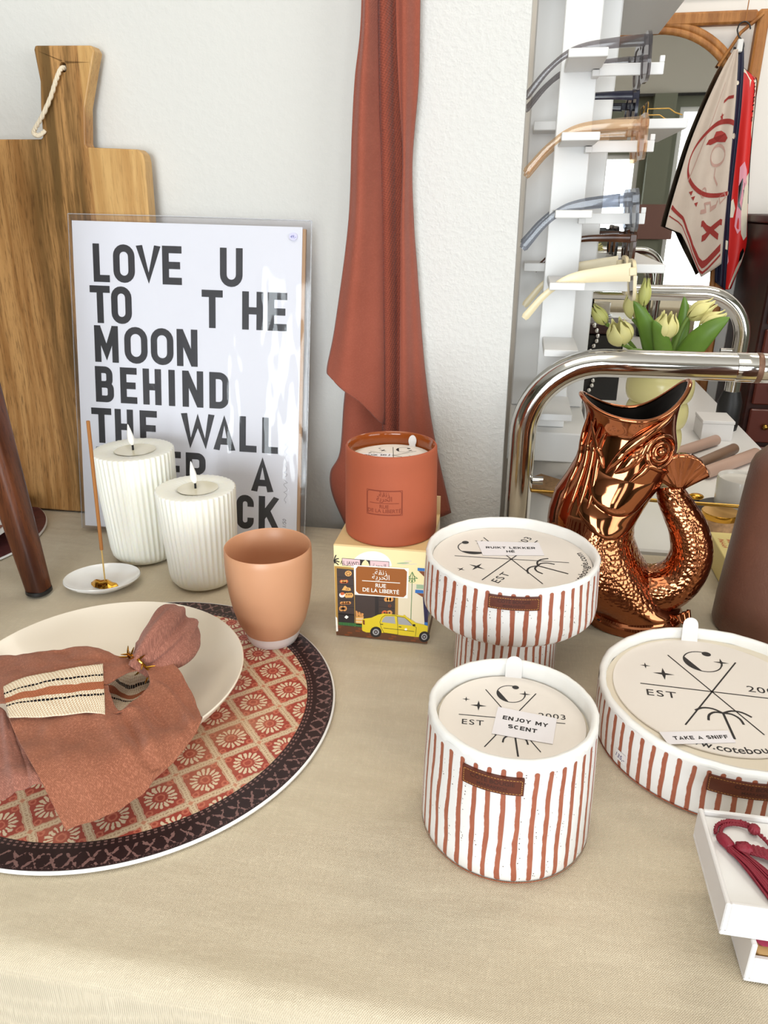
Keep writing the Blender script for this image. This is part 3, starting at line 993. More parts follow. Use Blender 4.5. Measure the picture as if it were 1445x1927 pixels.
nk = thing('napkin', 'terracotta linen napkin with striped band, knotted and draped over the cream bowl', 'napkin', (-0.30, 0.46, 0.05))
MB().grid(cloth_patch(traced('FLAP'), 110, 64, 0.0030, 34, folds=((0.30, 0.10, 0.035, 0.0030, 0.0, 1.2), (0.40, 0.02, 0.030, -0.0022, 0.05, 0.9), (0.50, -0.10, 0.040, 0.0034, 0.0, 1.0), (0.62, -0.12, 0.030, -0.0020, 0.0, 0.8), (0.12, 0.06, 0.025, 0.0016, 0.1, 1.0), (0.76, -0.06, 0.03, 0.0022, 0.0, 0.8)))).build('front_flap', M['napkin'], nk, smooth=180, world=True, solid=0.0014)
MB().grid(cloth_patch(traced('BACK'), 70, 30, 0.0022, 45, 3, folds=((0.25, 0.2, 0.05, 0.002, 0.0, 0.45), (0.60, 0.1, 0.04, 0.002, 0.0, 0.45), (0.45, 0.15, 0.05, -0.003, 0.0, 0.6)))).build('back_fold', M['napkin'], nk, smooth=180, world=True, solid=0.0014)
MB().grid(cloth_patch(traced('LEFT'), 50, 40, 0.0022, 50, 7, folds=((0.35, 0.1, 0.07, 0.003, 0.0, 1.1), (0.65, 0.0, 0.06, -0.002, 0.0, 1.0)))).build('left_fold', M['napkin_pink'], nk, smooth=180, world=True, solid=0.0014)


def m_band():
    g = NG('woven_band', 0.9, 0, 0.1)
    u, v, w = g.xyz('UV')
    uvv = g.vec
    x, y, z = g.xyz()
    wob = g.M('MULTIPLY', g.M('SUBTRACT', g.noise(uvv, 8, 2), 0.5), 0.05)
    vv = g.M('ADD', v, wob)
    th = g.M('MULTIPLY', g.M('SINE', g.M('MULTIPLY', g.M('ADD', g.M('MULTIPLY', u, 34), g.M('MULTIPLY', v, 9)), 2 * PI)), g.M('SINE', g.M('MULTIPLY', vv, 2 * PI * 15)))
    c = g.mix(g.smooth(th, -0.2, 0.9), lin((236, 222, 198)), lin((196, 160, 124)))

    def strip(a, b):
        return g.M('MULTIPLY', g.M('GREATER_THAN', vv, a), g.M('LESS_THAN', vv, b))
    c = g.mix(strip(0.40, 0.56), c, lin((172, 104, 74)))
    bk = g.M('GREATER_THAN', g.M('SINE', g.M('MULTIPLY', u, 2 * PI * 27)), -0.75)
    c = g.mix(g.M('MULTIPLY', bk, strip(0.245, 0.285)), c, lin((30, 26, 30)))
    c = g.mix(g.M('MULTIPLY', bk, strip(0.625, 0.665)), c, lin((30, 26, 30)))
    g.color(c)
    g.bump(th, 0.5, 0.0006)
    return g.m


M['band'] = m_band()
MB().grid(cloth_patch(traced('INNER'), 20, 20, 0.0005, 50, 9)).build('lining', M['band'], nk, smooth=180, world=True, solid=0.001)
MB().grid(cloth_patch(traced('BAND'), 44, 26, 0.0008, 55)).build('woven_band', M['band'], nk, smooth=180, world=True, solid=0.0008)
# bunched end poking out through the ring
path = smooth_path([(-0.2885, 0.4680, 0.068), (-0.2845, 0.4740, 0.073), (-0.2790, 0.4850, 0.078), (-0.2760, 0.5010, 0.080), (-0.2765, 0.5170, 0.079), (-0.2785, 0.5300, 0.077), (-0.2790, 0.5350, 0.076)], 46)
rads = [cr([(0.009,), (0.012,), (0.0185,), (0.0205,), (0.0185,), (0.0140,), (0.003,)], i / 45)[0] for i in range(46)]
MB().tube(path, rads, 64, mod=lambda th, q: 1 + 0.26 * math.sin(3 * th + 2.0 * q + 0.2) + 0.11 * math.sin(7 * th - 3 * q) + 0.04 * math.sin(13 * th + 9 * q)).build('bunched_end', M['napkin_pink'], nk, smooth=180, world=True)
rp = [Vector((-0.2868, 0.4705, 0.0710)), Vector((0.45, 0.85, 0.40)).normalized()]
a = rp[1].cross(Vector((0, 0, 1))).normalized()
b = rp[1].cross(a)
ring = MB()
ring.tube([rp[0] + (a * math.cos(q) + b * math.sin(q)) * (0.0128 + 0.0004 * math.sin(5 * q)) for q in [i * PI / 24 for i in range(49)]], 0.0011, 8, caps=False)
for i in range(18):
    q = i * 2 * PI / 18
    c0 = rp[0] + (a * math.cos(q) + b * math.sin(q)) * 0.013
    d = ((a * math.cos(q + .5) + b * math.sin(q + .5)) + rp[1] * (0.9 if i % 2 else -0.9)).normalized()
    ring.tube([c0, c0 + d * 0.004, c0 + d * 0.0075], [0.0009, 0.0008, 0.0003], 6)
o = thing('napkin_ring', 'golden twig ring gathered round the knotted napkin end', 'napkin ring', (rp[0].x, rp[0].y, rp[0].z))
ring.build('twig_band', M['gold'], o, world=True)

# a second place setting at the left edge
p2 = thing('placemat', 'second placemat at left edge of the table, under the white plate', 'placemat', (-0.768, 0.800, 0.0))
MB().lathe([(0, 0.0003), (0.143, 0.0003), (0.145, 0.0015), (0.144, 0.0036), (0, 0.0036)], 120).build('base', M['mat_white'], p2, smooth=50)
MB().lathe([(0, 0.0039), (0.1435, 0.0039)], 120).build('printed_top', mat('dark_red_print', (92, 46, 48), 0.5, var=(130, 0.6)), p2, smooth=0)
pl = thing('plate', 'white plate cut off by the left edge of the photo', 'plate', (-0.778, 0.775, 0.0042))
MB().lathe([(0, 0.002), (0.07, 0.0), (0.075, 0.001), (0.118, 0.014), (0.138, 0.0225), (0.1375, 0.0245), (0.117, 0.0175), (0.075, 0.006), (0, 0.005)], 96).build('dish', M['porcelain'], pl, smooth=60)
n2 = thing('napkin', 'dusty pink napkin folded on the white plate at the left edge', 'napkin', (-0.755, 0.775, 0.012))
P = [[(-0.08 + 0.175 * i / 15, -0.05 + 0.10 * j / 15, 0.006 + 0.010 * math.sin(PI * j / 15) + 0.003 * math.sin(i * 0.9 + j * 0.4)) for j in range(16)] for i in range(16)]
MB().grid(P).build('folded_cloth', M['napkin_pink'], n2, smooth=180, solid=0.003)

# ------------------------------------------------------------------ pillar candles and incense
def pillar(label, x, y, r, h, nfl):
    t = thing('led_candle', label, 'candle', (x, y, 0.0), group='fluted pillar candles')
    pr = [(0, 0.0008), (r * 0.55, 0.0008), (r * 0.74, 0.003), (r * 0.84, 0.009), (r * 0.875, 0.018), (r * 0.90, 0.04), (r * 0.955, h * 0.6), (r * 0.995, h - 0.002), (r * 0.985, h), (r * 0.93, h + 0.0004), (r * 0.52, h - 0.0008), (r * 0.5, h - 0.0016), (0, h - 0.002)]
    fl = lambda th, z: 1 - (0.032 * (0.5 - 0.5 * math.cos(nfl * th)) ** 0.7 if 0.006 < z and z > 0.0009 else 0)
    full = lambda th, z: fl(th, z) if z <= h else 1
    MB().lathe(pr, nfl * 8, full).build('wax_body', M['wax'], t, smooth=60)
    MB().lathe([(0, h - 0.0007), (r * 0.36, h - 0.0007), (r * 0.50, h - 0.0002)], 48, cx=0.003, cy=0.0).build('wax_pool', M['melt'], t, smooth=60)
    MB().tube([(0, 0, h - 0.002), (0.0003, 0, h + 0.004), (0, 0, h + 0.009)], 0.0013, 8).build('wick', M['wick'], t)
    f = MB().lathe([(0, 0.007), (0.0022, 0.0082), (0.0039, 0.012), (0.0042, 0.015), (0.0034, 0.021), (0.0020, 0.0275), (0.0008, 0.0325), (0, 0.0342)], 24)
    f.map(lambda a, b, c: (a - (c - 0.007) * 0.09, b, c + h - 0.002))
    f.build('flame', M['flame'], t, smooth=80)
    return t


pillar('taller cream fluted candle with white plastic flame, behind the shorter one', -0.4545, 0.8020, 0.0492, 0.1435, 44)
pillar('shorter cream fluted candle with white plastic flame, between tall candle and cup', -0.3530, 0.7490, 0.0462, 0.1195, 42)

dsh = thing('incense_dish', 'small oval white dish with golden leaf holding the incense stick', 'dish', (-0.4665, 0.7135, 0.0))
mb = MB().lathe([(0, 0.001), (0.6, 0.0), (0.62, 0.001), (0.92, 0.0075), (1.0, 0.0115), (0.985, 0.0128), (0.9, 0.0098), (0.62, 0.0045), (0, 0.0040)], 72)
mb.map(lambda x, y, z: (x * 0.044, y * 0.0355, z))
mb.map(lambda x, y, z: (x * math.cos(.35) - y * math.sin(.35), x * math.sin(.35) + y * math.cos(.35), z))
mb.build('saucer', M['porcelain'], dsh, smooth=60)
mb = MB()
P = []
for i in range(25):
    u = -1 + 2 * i / 24
    w = 0.0098 * (1 - abs(u) ** 2.2) ** 0.8
    P.append([(u * 0.0195, w * v, 0.0045 + 0.0065 * (1 - v * v) * (1 - u * u) ** 0.6 + 0.0008 * math.sin(8 * u + 3 * v)) for v in [-1 + j / 5 for j in range(11)]])
mb.grid(P, flip=True)
mb.map(lambda x, y, z: (x * math.cos(-.15) - y * math.sin(-.15) + .006, x * math.sin(-.15) + y * math.cos(-.15) - .006, z))
mb.build('golden_leaf', M['gold'], dsh, smooth=70)
st = thing('incense_stick', 'thin brown incense stick standing upright in the golden leaf', 'incense', (-0.4600, 0.7080, 0.008))
B0, B1, B2 = Vector((0, 0, 0)), Vector((0.0035, -0.002, 0.044)), Vector((0.0145, -0.006, 0.199))
MB().tube([B0, B1 * 0.5, B1], 0.0009, 8).build('bamboo_core', M['bamboo'], st)
MB().tube([B1, (B1 + B2) / 2, B2], 0.0020, 10).build('incense_coating', M['incense'], st)

# ------------------------------------------------------------------ wooden stool leg on the left
sl = thing('stool', 'dark wooden stool whose tapered leg stands at the left of the table', 'stool', (-0.532, 0.685, 0.0))
def sleg(p0, p1):
    mb = MB()
    p0, p1 = Vector(p0), Vector(p1)
    P = []
    for i in range(14):
        f = i / 13
        c = p0.lerp(p1, f)
        w = 0.0125 + 0.0105 * min(1, f * 1.3)
        P.append([(c.x + w * math.copysign(abs(math.cos(q)) ** 0.6, math.cos(q)), c.y + w * math.copysign(abs(math.sin(q)) ** 0.6, math.sin(q)), c.z) for q in [k * PI / 10 for k in range(20)]])
    n = len(P)
    b = len(mb.v)
    for r in P:
        mb.v += r
    for i in range(n - 1):
        for k in range(20):
            mb.f.append((b + i * 20 + k, b + i * 20 + (k + 1) % 20, b + (i + 1) * 20 + (k + 1) % 20, b + (i + 1) * 20 + k))
            mb.mi.append(0)
    mb.f += [tuple(range(b + 19, b - 1, -1)), tuple(b + (n - 1) * 20 + k for k in range(20))]
    mb.mi += [0, 0]
    return mb
l0 = sleg((0, 0, 0.006), (-0.062, 0.020, 0.46)).build('leg', M['dark_wood'], sl, smooth=50)
MB().lathe([(0, 0), (0.0125, 0), (0.0148, 0.002), (0.0145, 0.006), (0, 0.0065)], 28).build('glide', M['black_rubber'], l0, smooth=50)
l1 = sleg((-0.02, -0.27, 0.006), (-0.070, -0.20, 0.46))
l1.build('leg', M['dark_wood'], sl, smooth=50)
sleg((-0.385, -0.03, 0.006), (-0.30, 0.0, 0.46)).build('leg', M['dark_wood'], sl, smooth=50)
sleg((-0.385, -0.27, 0.006), (-0.30, -0.22, 0.46)).build('leg', M['dark_wood'], sl, smooth=50)
MB().lathe([(0, 0.46), (0.17, 0.46), (0.175, 0.466), (0.175, 0.484), (0.17, 0.49), (0, 0.49)], 64, cx=-0.19, cy=-0.10).build('seat', M['dark_wood'], sl, smooth=50)

# ------------------------------------------------------------------ cutting board leaning on the wall
ANG = math.atan2(0.034, 0.59)
cb = thing('cutting_board', 'large wooden cutting board with rope loop leaning on the wall', 'cutting board', (-0.6, 0.918, 0.0015))
o2 = [(-0.18, 0.0), (0.124, 0.0), (0.128, 0.004), (0.1325, 0.470), (0.131, 0.478), (0.125, 0.4835), (0.058, 0.4865), (0.0555, 0.490), (0.060, 0.53), (0.076, 0.578), (0.0805, 0.590), (0.0765, 0.5965), (0.0035, 0.5985), (0.0015, 0.594), (0.0045, 0.56), (0.0005, 0.53), (-0.0015, 0.499), (-0.004, 0.4965), (-0.18, 0.4985)]
mb = MB()
hole = ell(0.0372, 0.5745, 0.0042, 0.0052, 16)
TH = 0.020


def board_face(mb, z):
    """outline polygon bridged to the hole so that the hole is open"""
    k = max(range(len(o2)), key=lambda i: o2[i][1] - abs(o2[i][0] - 0.04) * 0.1)
    h = hole[::-1]
    j = min(range(len(h)), key=lambda i: (h[i][0] - o2[k][0]) ** 2 + (h[i][1] - o2[k][1]) ** 2)
    return [*o2[:k + 1], *(h[j:] + h[:j + 1]), *o2[k:]]



def extruded(outer, holes, y0, y1):
    """solid plate in the xz plane with open holes"""
    from mathutils.geometry import tessellate_polygon
    loops = [[Vector((x, z, 0)) for x, z in outer]] + [[Vector((x, z, 0)) for x, z in h] for h in holes]
    flat = [v for l in loops for v in l]
    tris = tessellate_polygon(loops)
    mb = MB()
    n = len(flat)
    vs = [(v.x, y0, v.y) for v in flat] + [(v.x, y1, v.y) for v in flat]
    fs = []
    for a, b, c in tris:
        A, B, C_ = flat[a], flat[b], flat[c]
        ccw = (B.x - A.x) * (C_.y - A.y) - (B.y - A.y) * (C_.x - A.x) > 0
        q = (a, b, c) if ccw else (c, b, a)
        fs.append(q)
        fs.append(tuple(n + i for i in q[::-1]))
    s = 0
    for li, l in enumerate(loops):
        m = len(l)
        ar = sum(l[i].x * l[(i + 1) % m].y - l[(i + 1) % m].x * l[i].y for i in range(m))
        fwd = (ar > 0) == (li == 0)
        for i in range(m):
            j = (i + 1) % m
            q = (s + i, n + s + i, n + s + j, s + j)
            fs.append(q if fwd else q[::-1])
        s += m
    mb.add(vs, fs)
    return mb


lean = lambda x, y, z: (x, y + z * math.sin(ANG), z * math.cos(ANG))
mb = extruded(o2, [hole], 0, TH)
mb.map(lean)
ob = mb.build('board', M['board'], cb, smooth=0)
bv = ob.modifiers.new('edges', 'BEVEL')
bv.width = 0.0025
bv.segments = 2
bv.limit_method = 'ANGLE'
rpth = smooth_path([(0.0372, 0.006, 0.5745), (0.036, -0.003, 0.572), (0.030, -0.006, 0.560), (0.020, -0.006, 0.542), (0.006, -0.006, 0.522), (-0.006, -0.004, 0.510), (-0.011, -0.003, 0.5035), (-0.004, -0.004, 0.5005), (0.003, -0.002, 0.5050)], 60)
mb = MB()
for ph in (0, 2 * PI / 3, 4 * PI / 3):
    pth = []
    for i, p in enumerate(rpth):
        q = i * 0.75 + ph
        k = 0.0016
        pth.append((p[0] + k * math.cos(q), p[1] + 0.5 * k * math.sin(q), p[2] + k * math.sin(q)))
    mb.tube(pth, 0.0017, 8)
mb.map(lean)
mb.build('rope_loop', M['rope'], cb, smooth=80)

# ------------------------------------------------------------------ poster print in its plastic sleeve
LA = math.radians(10.0)
po = thing('art_print', 'white art print with bold black capitals in a clear plastic sleeve', 'art print', (-0.5735, 0.857, 0.0005), rz=math.radians(3.0))
TI = math.radians(-1.4)


def pposter(s, tt, d=0.0):
    """s along the print, tt up the print, d out of its face"""
    x = s * math.cos(TI) - tt * math.sin(TI)
    zz = s * math.sin(TI) + tt * math.cos(TI) + 0.0085
    return (x, zz * math.sin(LA) - d * math.cos(LA), zz * math.cos(LA) + d * math.sin(LA))


def pbox(s0, s1, t0, t1, d0, d1):
    mb = MB().box(s0, s1, t0, t1, d0, d1)
    return mb.map(lambda x, y, z: pposter(x, y, z))


pbox(0.0, 0.3, 0, 0.40, -0.0005, 0.0005).build('printed_sheet', M['poster_paper'], po, smooth=0)
pbox(0.001, 0.304, 0.0, 0.398, -0.006, -0.0006).build('backing_board', M['kraft'], po, smooth=0)


def glyph(ch, w, h, t):
    """strokes of one condensed grotesque capital inside a w by h cell; t = stroke weight"""
    k = t / 2
    r = w / 2 - k
    L, R, B, T = k, w - k, k, h - k

    def bowl(x0, y0, x1, y1, rr):
        q = [(x0, y1), (x1 - rr, y1)] + [(x1 - rr + rr * math.sin(a), y1 - rr + rr * math.cos(a)) for a in [i * PI / 12 for i in range(1, 6)]] + [(x1, y1 - rr), (x1, y0 + rr)]
        q += [(x1 - rr + rr * math.cos(a), y0 + rr - rr * math.sin(a)) for a in [i * PI / 12 for i in range(1, 6)]] + [(x1 - rr, y0), (x0, y0)]
        return q
    top = [(w / 2 + r * math.cos(a), T - r + r * math.sin(a)) for a in [i * PI / 10 for i in range(11)]]
    bot = [(w / 2 + r * math.cos(a), B + r + r * math.sin(a)) for a in [PI + i * PI / 10 for i in range(11)]]
    S = {
        'L': [[(L, h), (L, B), (w, B)]],
        'I': [[(w / 2, 0), (w / 2, h)]],
        'T': [[(0, T), (w, T)], [(w / 2, T), (w / 2, 0)]],
        'E': [[(w, T), (L, T), (L, B), (w, B)], [(L, h / 2), (w * 0.92, h / 2)]],
        'H': [[(L, 0), (L, h)], [(R, 0), (R, h)], [(L, h / 2), (R, h / 2)]],
        'N': [[(L, 0), (L, h)], [(R, 0), (R, h)], [(L * 1.1, h - k * .6), (R - L * .1, k * .6)]],
        'M': [[(L, 0), (L, h)], [(R, 0), (R, h)], [(L, h - k * .4), (w / 2, h * 0.28), (R, h - k * .4)]],
        'V': [[(k * .9, h), (w / 2, k * 0.6), (w - k * .9, h)]],
        'W': [[(k * .8, h), (w * .27, k * .8), (w / 2, h * .82), (w * .73, k * .8), (w - k * .8, h)]],
        'A': [[(k * .9, 0), (w / 2, h - k * .6), (w - k * .9, 0)], [(w * .24, h * .26), (w * .76, h * .26)]],
        'U': [[(L, h)] + bot + [(R, h)]],
        'B': [[(L, 0), (L, h)], bowl(L, h / 2, R - k * .3, T, r * .75), bowl(L, B, R, h / 2, r * .75)],
        'D': [[(L, 0), (L, h)], bowl(L, B, R, T, r)],
        'R': [[(L, 0), (L, h)], bowl(L, h * .47, R, T, r * .75), [(w * .48, h * .47), (w - k, 0)]],
        'K': [[(L, 0), (L, h)], [(L, h * .36), (R, h)], [(w * .42, h * .55), (w - k * .9, 0)]],
        'C': [[(R, h * .66)] + top + bot + [(R, h * .34)]],
    }
    S['F'] = [[(w, T), (L, T), (L, 0)], [(L, h * .5), (w * .88, h * .5)]]
    S['J'] = [[(R, h)] + bot[::-1][:8]]
    S['Y'] = [[(k * .9, h), (w / 2, h * .46), (w - k * .9, h)], [(w / 2, h * .5), (w / 2, 0)]]
    if ch == 'S':
        q, m = (h - t) / 4, w / 2
        up = [(m + (m - k) * math.cos(a), T - q + q * math.sin(a)) for a in [math.radians(25 + 245 * i / 14) for i in range(15)]]
        dn = [(m + (m - k) * math.cos(a), B + q + q * math.sin(a)) for a in [math.radians(90 - 245 * i / 14) for i in range(15)]]
        return [up + dn], False
    if ch == 'C' and T - r < h * 0.66:
        return [[(w / 2 + r * math.cos(a), h / 2 + (h / 2 - k) * math.sin(a)) for a in [math.radians(48 + 264 * i / 22) for i in range(23)]]], False
    if ch == 'O':
        return [top + bot], True
    return S[ch], False


ROWS = [(0.326, [('L', .0267, .0486), ('O', .0537, .0826), ('V', .0848, .117), ('E', .1192, .1449), ('U', .1949, .2244)]),
        (0.2745, [('T', .0204, .0478), ('O', .0492, .077), ('T', .1707, .1985), ('H', .2239, .2514), ('E', .257, .2822)]),
        (0.2245, [('M', .0243, .0571), ('O', .0653, .097), ('O', .1014, .1322), ('N', .1366, .1646)]),
        (0.172, [('B', .0232, .0488), ('E', .0579, .0811), ('H', .0893, .1146), ('I', .1249, .133), ('N', .1434, .1719), ('D', .18, .2065)]),
        (0.117, [('T', .0157, .044), ('H', .0486, .0744), ('E', .0835, .1076), ('W', .1416, .1862), ('A', .1854, .2149), ('L', .2207, .2441), ('L', .2514, .2731)]),
        (0.0645, [('N', .0206, .0469), ('E', .053, .0761), ('V', .0822, .1096), ('E', .1157, .1399), ('R', .1467, .1742), ('A', .2372, .2674)]),
        (0.012, [('B', .1456, .1723), ('A', .1799, .2109), ('C', .2169, .2409), ('K', .2476, .2764)])]
mb = MB()
for base, row in ROWS:
    for c, a, b in row:
        S, closed = glyph(c, b - a, 0.0470, 0.0088)
        n0 = len(mb.v)
        for q, s in enumerate(S):
            mb.stroke([(a + x, base + y) for x, y in s], 0.0088, 0.0007 + 0.00003 * q, closed=closed)
        mb.map(lambda x, y, z: (x, min(base + 0.0470, max(base, y)), z), n0)
mb.map(lambda x, y, z: pposter(x, y, z))
mb.build('printed_lettering', M['poster_ink'], po, smooth=0)
# pencilled signature running up the right edge
mb = MB()
sg = []
for i in range(90):
    f = i / 89
    sg.append((0.284 + 0.0018 * math.sin(f * 60) * (0.4 + abs(math.sin(f * 5))), 0.05 + 0.088 * f + 0.0012 * math.cos(f * 43)))
mb.stroke(sg, 0.0004, 0.0007)
put_text(mb, '1/50', lambda s, q: (0.2855 - q, 0.024 + s, 0.0007), 0.007, shear=0.2)
mb.map(lambda x, y, z: pposter(x, y, z))
mb.build('pencil_signature', mat('pencil_grey', (120, 118, 124), 0.7), po, smooth=0)
pbox(-0.005, 0.311, -0.004, 0.408, -0.0075, 0.0022).build('plastic_sleeve', M['sleeve'], po, smooth=0)
mb = MB()
mb.tube([pposter(-0.005, 0.408, 0.0), pposter(0.15, 0.4085, 0.001), pposter(0.311, 0.408, 0.0)], 0.0006, 6)
mb.tube([pposter(0.311, 0.408, 0.0), pposter(0.312, 0.2, 0.0), pposter(0.311, -0.003, 0.0)], 0.0007, 6)
mb.tube([pposter(-0.005, 0.408, 0.0), pposter(-0.0055, 0.2, 0.0), pposter(-0.005, -0.003, 0.0)], 0.0006, 6)
mb.build('sleeve_seam', clearmat('sleeve_seam', (248, 250, 252), 0.25, 0.1), po, smooth=60)
mb = MB()
mb.flat(ell(0.289, 0.3885, 0.0052, 0.0045, 24), 0.0026)
mb.map(lambda x, y, z: pposter(x, y, z))
stk = mb.build('price_sticker', mat('lilac_sticker', (206, 204, 236), 0.7), po, smooth=0)
mb = MB()
put_text(mb, '49,-', lambda s, q: pposter(0.289 + s, 0.3868 + q, 0.0028), 0.0048, shear=0.2)
mb.build('price', mat('blue_pen', (84, 84, 150), 0.7), stk, smooth=0)

# ------------------------------------------------------------------ rust towel hanging on the wall
tw = thing('towel', 'long rust coloured towel hanging in folds on the white wall', 'towel', (-0.16, 0.955, 0.0))


def panel(L, R, prof, n=60, m=24, wr=0.0012, seed=0.0):
    """L and R are (x, z) edges from top to bottom; prof(a, b) is the depth"""
    P = []
    for j in range(n):
        b = j / (n - 1)
        l, r = cr(L, b), cr(R, b)
        row = []
        for i in range(m):
            a = i / (m - 1)
            x, z = l[0] + (r[0] - l[0]) * a, l[1] + (r[1] - l[1]) * a
            row.append((x, prof(a, b) + wr * mnoise.noise(Vector((x * 30 + seed, z * 9, seed))), z))
        P.append(row)
    return P


LPL = [(-.1877, .80), (-.1877, .6242), (-.1962, .5498), (-.2000, .4977), (-.2059, .4009), (-.2246, .2824), (-.2365, .2284), (-.2345, .2190)]
LPR = [(-.1710, .80), (-.1703, .6235), (-.1694, .5492), (-.1686, .4975), (-.1673, .401), (-.1655, .2839), (-.1642, .175), (-.1662, .1500)]


def hem(P):
    # the lower edge of the flap runs diagonally and curves back under on the right
    n = len(P)
    for j in range(n):
        for i in range(len(P[j])):
            a = i / (len(P[j]) - 1)
            b = j / (n - 1)
            x, y, z = P[j][i]
            P[j][i] = (x, y, z + 0.012 * math.sin(PI * a) * max(0, b - 0.85) / 0.15)
    return P


MB().grid(hem(panel(LPL, LPR, lambda a, b: 0.940 - 0.020 * math.sin(PI * (0.2 + 0.8 * a)) - 0.012 * b + 0.018 * a ** 8 + 0.004 * math.sin(9 * a + 2 * b), 70, 26))).build('front_fold', M['towel'], tw, smooth=180, world=True, solid=0.002)
# stitched hem
mb = MB()
hp = [(-.2335, .9060, .2240), (-.222, .9035, .2150), (-.205, .9050, .2030), (-.190, .9075, .1870), (-.178, .9120, .1710)]
MRR = [(-.1505, .80), (-.1505, .627), (-.1487, .5514), (-.1483, .5061), (-.1469, .4913), (-.1442, .4007), (-.1420, .2816), (-.1420, .1349), (-.142, .02)]
MRL = [(-.1740, .80), (-.1740, .6235), (-.1734, .5492), (-.1729, .5046), (-.1723, .4901), (-.1713, .401), (-.1695, .2839), (-.1690, .1614), (-.169, .02)]
MB().grid(panel(MRL, MRR, lambda a, b: 0.950 - 0.016 * math.sin(PI * min(1, a * 1.5)) * (1 - 0.55 * b) + 0.010 * a ** 3, 70, 22, seed=4)).build('middle_fold', M['towel_waffle'], tw, smooth=180, world=True, solid=0.002)
RL = [(-.1560, .80), (-.1530, .6249), (-.1490, .5499), (-.1430, .4695), (-.1440, .4009), (-.1428, .3480), (-.1424, .2229), (-.1429, .1306), (-.1442, .015)]
RR = [(-.1290, .80), (-.1287, .6241), (-.1292, .5495), (-.1352, .4695), (-.1325, .4009), (-.1277, .3480), (-.1156, .2239), (-.101, .1328), (-.0741, .0218)]
MB().grid(panel(RL, RR, lambda a, b: 0.945 - 0.022 * (1 - a) ** 1.3 * min(1, b * 1.6) + 0.014 * a * a - 0.006 * math.sin(PI * a) + 0.003 * math.sin(10 * a + 3 * b), 80, 22, seed=8)).build('right_fold', M['towel'], tw, smooth=180, world=True, solid=0.002)
BL = [(-.195, .34), (-.2130, .2500), (-.2168, .2161), (-.2227, .1727), (-.2295, .1046), (-.2440, .074), (-.2418, .0405), (-.2233, -.006)]
BR = [(-.145, .34), (-.143, .25), (-.142, .2161), (-.141, .1727), (-.140, .1046), (-.139, .074), (-.138, .0405), (-.137, -.006)]
MB().grid(panel(BL, BR, lambda a, b: 0.958 - 0.012 * math.sin(PI * 2 * a + 0.5), 50, 26, seed=12)).build('back_layer', M['towel'], tw, smooth=180, world=True, solid=0.002)

# ------------------------------------------------------------------ printed candle carton
bx = thing('candle_box', 'printed carton with yellow taxi and RUE DE LA LIBERTÉ sign, under the terracotta candle', 'box', (-0.1185, 0.704, 0.0))
BW, BD, BH = 0.0975, 0.098, 0.106
HB = BW / 2
MB().bbox(-HB, HB, -BD / 2, BD / 2, 0.0, BH, 0.0008).build('carton', mat('sand_carton', (226, 196, 142), 0.6), bx, smooth=0)
mb = MB().box(0.041, HB, 0.0470, 0.0482, BH, BH + 0.021)
mb.build('lid_flap', mat('sand_flap', (222, 196, 148), 0.65), bx, smooth=0)


def art(X, Y):
    """drawing units of the printed front: 0..700 across, 0..715 down"""
    s = (X - 193) / 697 * BW
    tt = (1752 + (X - 197) * 0.118 - Y) / 712 * BH
    return s - HB, tt


PAL = [('art_cream', (244, 230, 176)), ('art_pale', (232, 218, 190)), ('art_white', (250, 248, 240)), ('art_pink', (236, 200, 204)), ('art_black', (30, 26, 26)),
       ('art_gold', (182, 140, 66)), ('art_dark', (64, 50, 46)), ('art_darker', (40, 32, 32)), ('art_sign', (156, 88, 24)), ('art_brick', (96, 58, 34)),
       ('art_taxi', (226, 200, 40)), ('art_grey', (166, 166, 170)), ('art_blue', (44, 110, 184)), ('art_green', (58, 120, 60)), ('art_bread', (216, 150, 84)),
       ('art_orange', (206, 100, 50)), ('art_rust', (128, 66, 30)), ('art_navy', (34, 26, 70)), ('art_loaf', (232, 176, 100)), ('art_sage', (160, 184, 150))]
PM = [mat(n, c, 0.45) for n, c in PAL]
PI_ = {n[4:]: i for i, (n, c) in enumerate(PAL)}
mb = MB()


def pl_(pts, col, layer):
    q = [art(*p) for p in pts]
    ar = sum(q[i][0] * q[(i + 1) % len(q)][1] - q[(i + 1) % len(q)][0] * q[i][1] for i in range(len(q)))
    if ar < 0:
        q = q[::-1]
    mb.add([(x, -BD / 2 - 0.00006 - layer * 0.00007, z) for x, z in q], [tuple(range(len(q)))], PI_[col])


def sk(pts, w, col, layer):
    b = len(mb.v)
    mb.stroke([art(*p) for p in pts], w, 0, PI_[col])
    mb.map(lambda x, y, z: (x, -BD / 2 - 0.00006 - layer * 0.00007, y), b)


def tx(body, X, Y, size, col, layer, slope=0.118, **kw):
    x0, z0 = art(X, Y)
    put_text(mb, body, lambda s, q: (x0 + s, -BD / 2 - 0.00006 - layer * 0.00007, z0 + q), size, PI_[col], **kw)


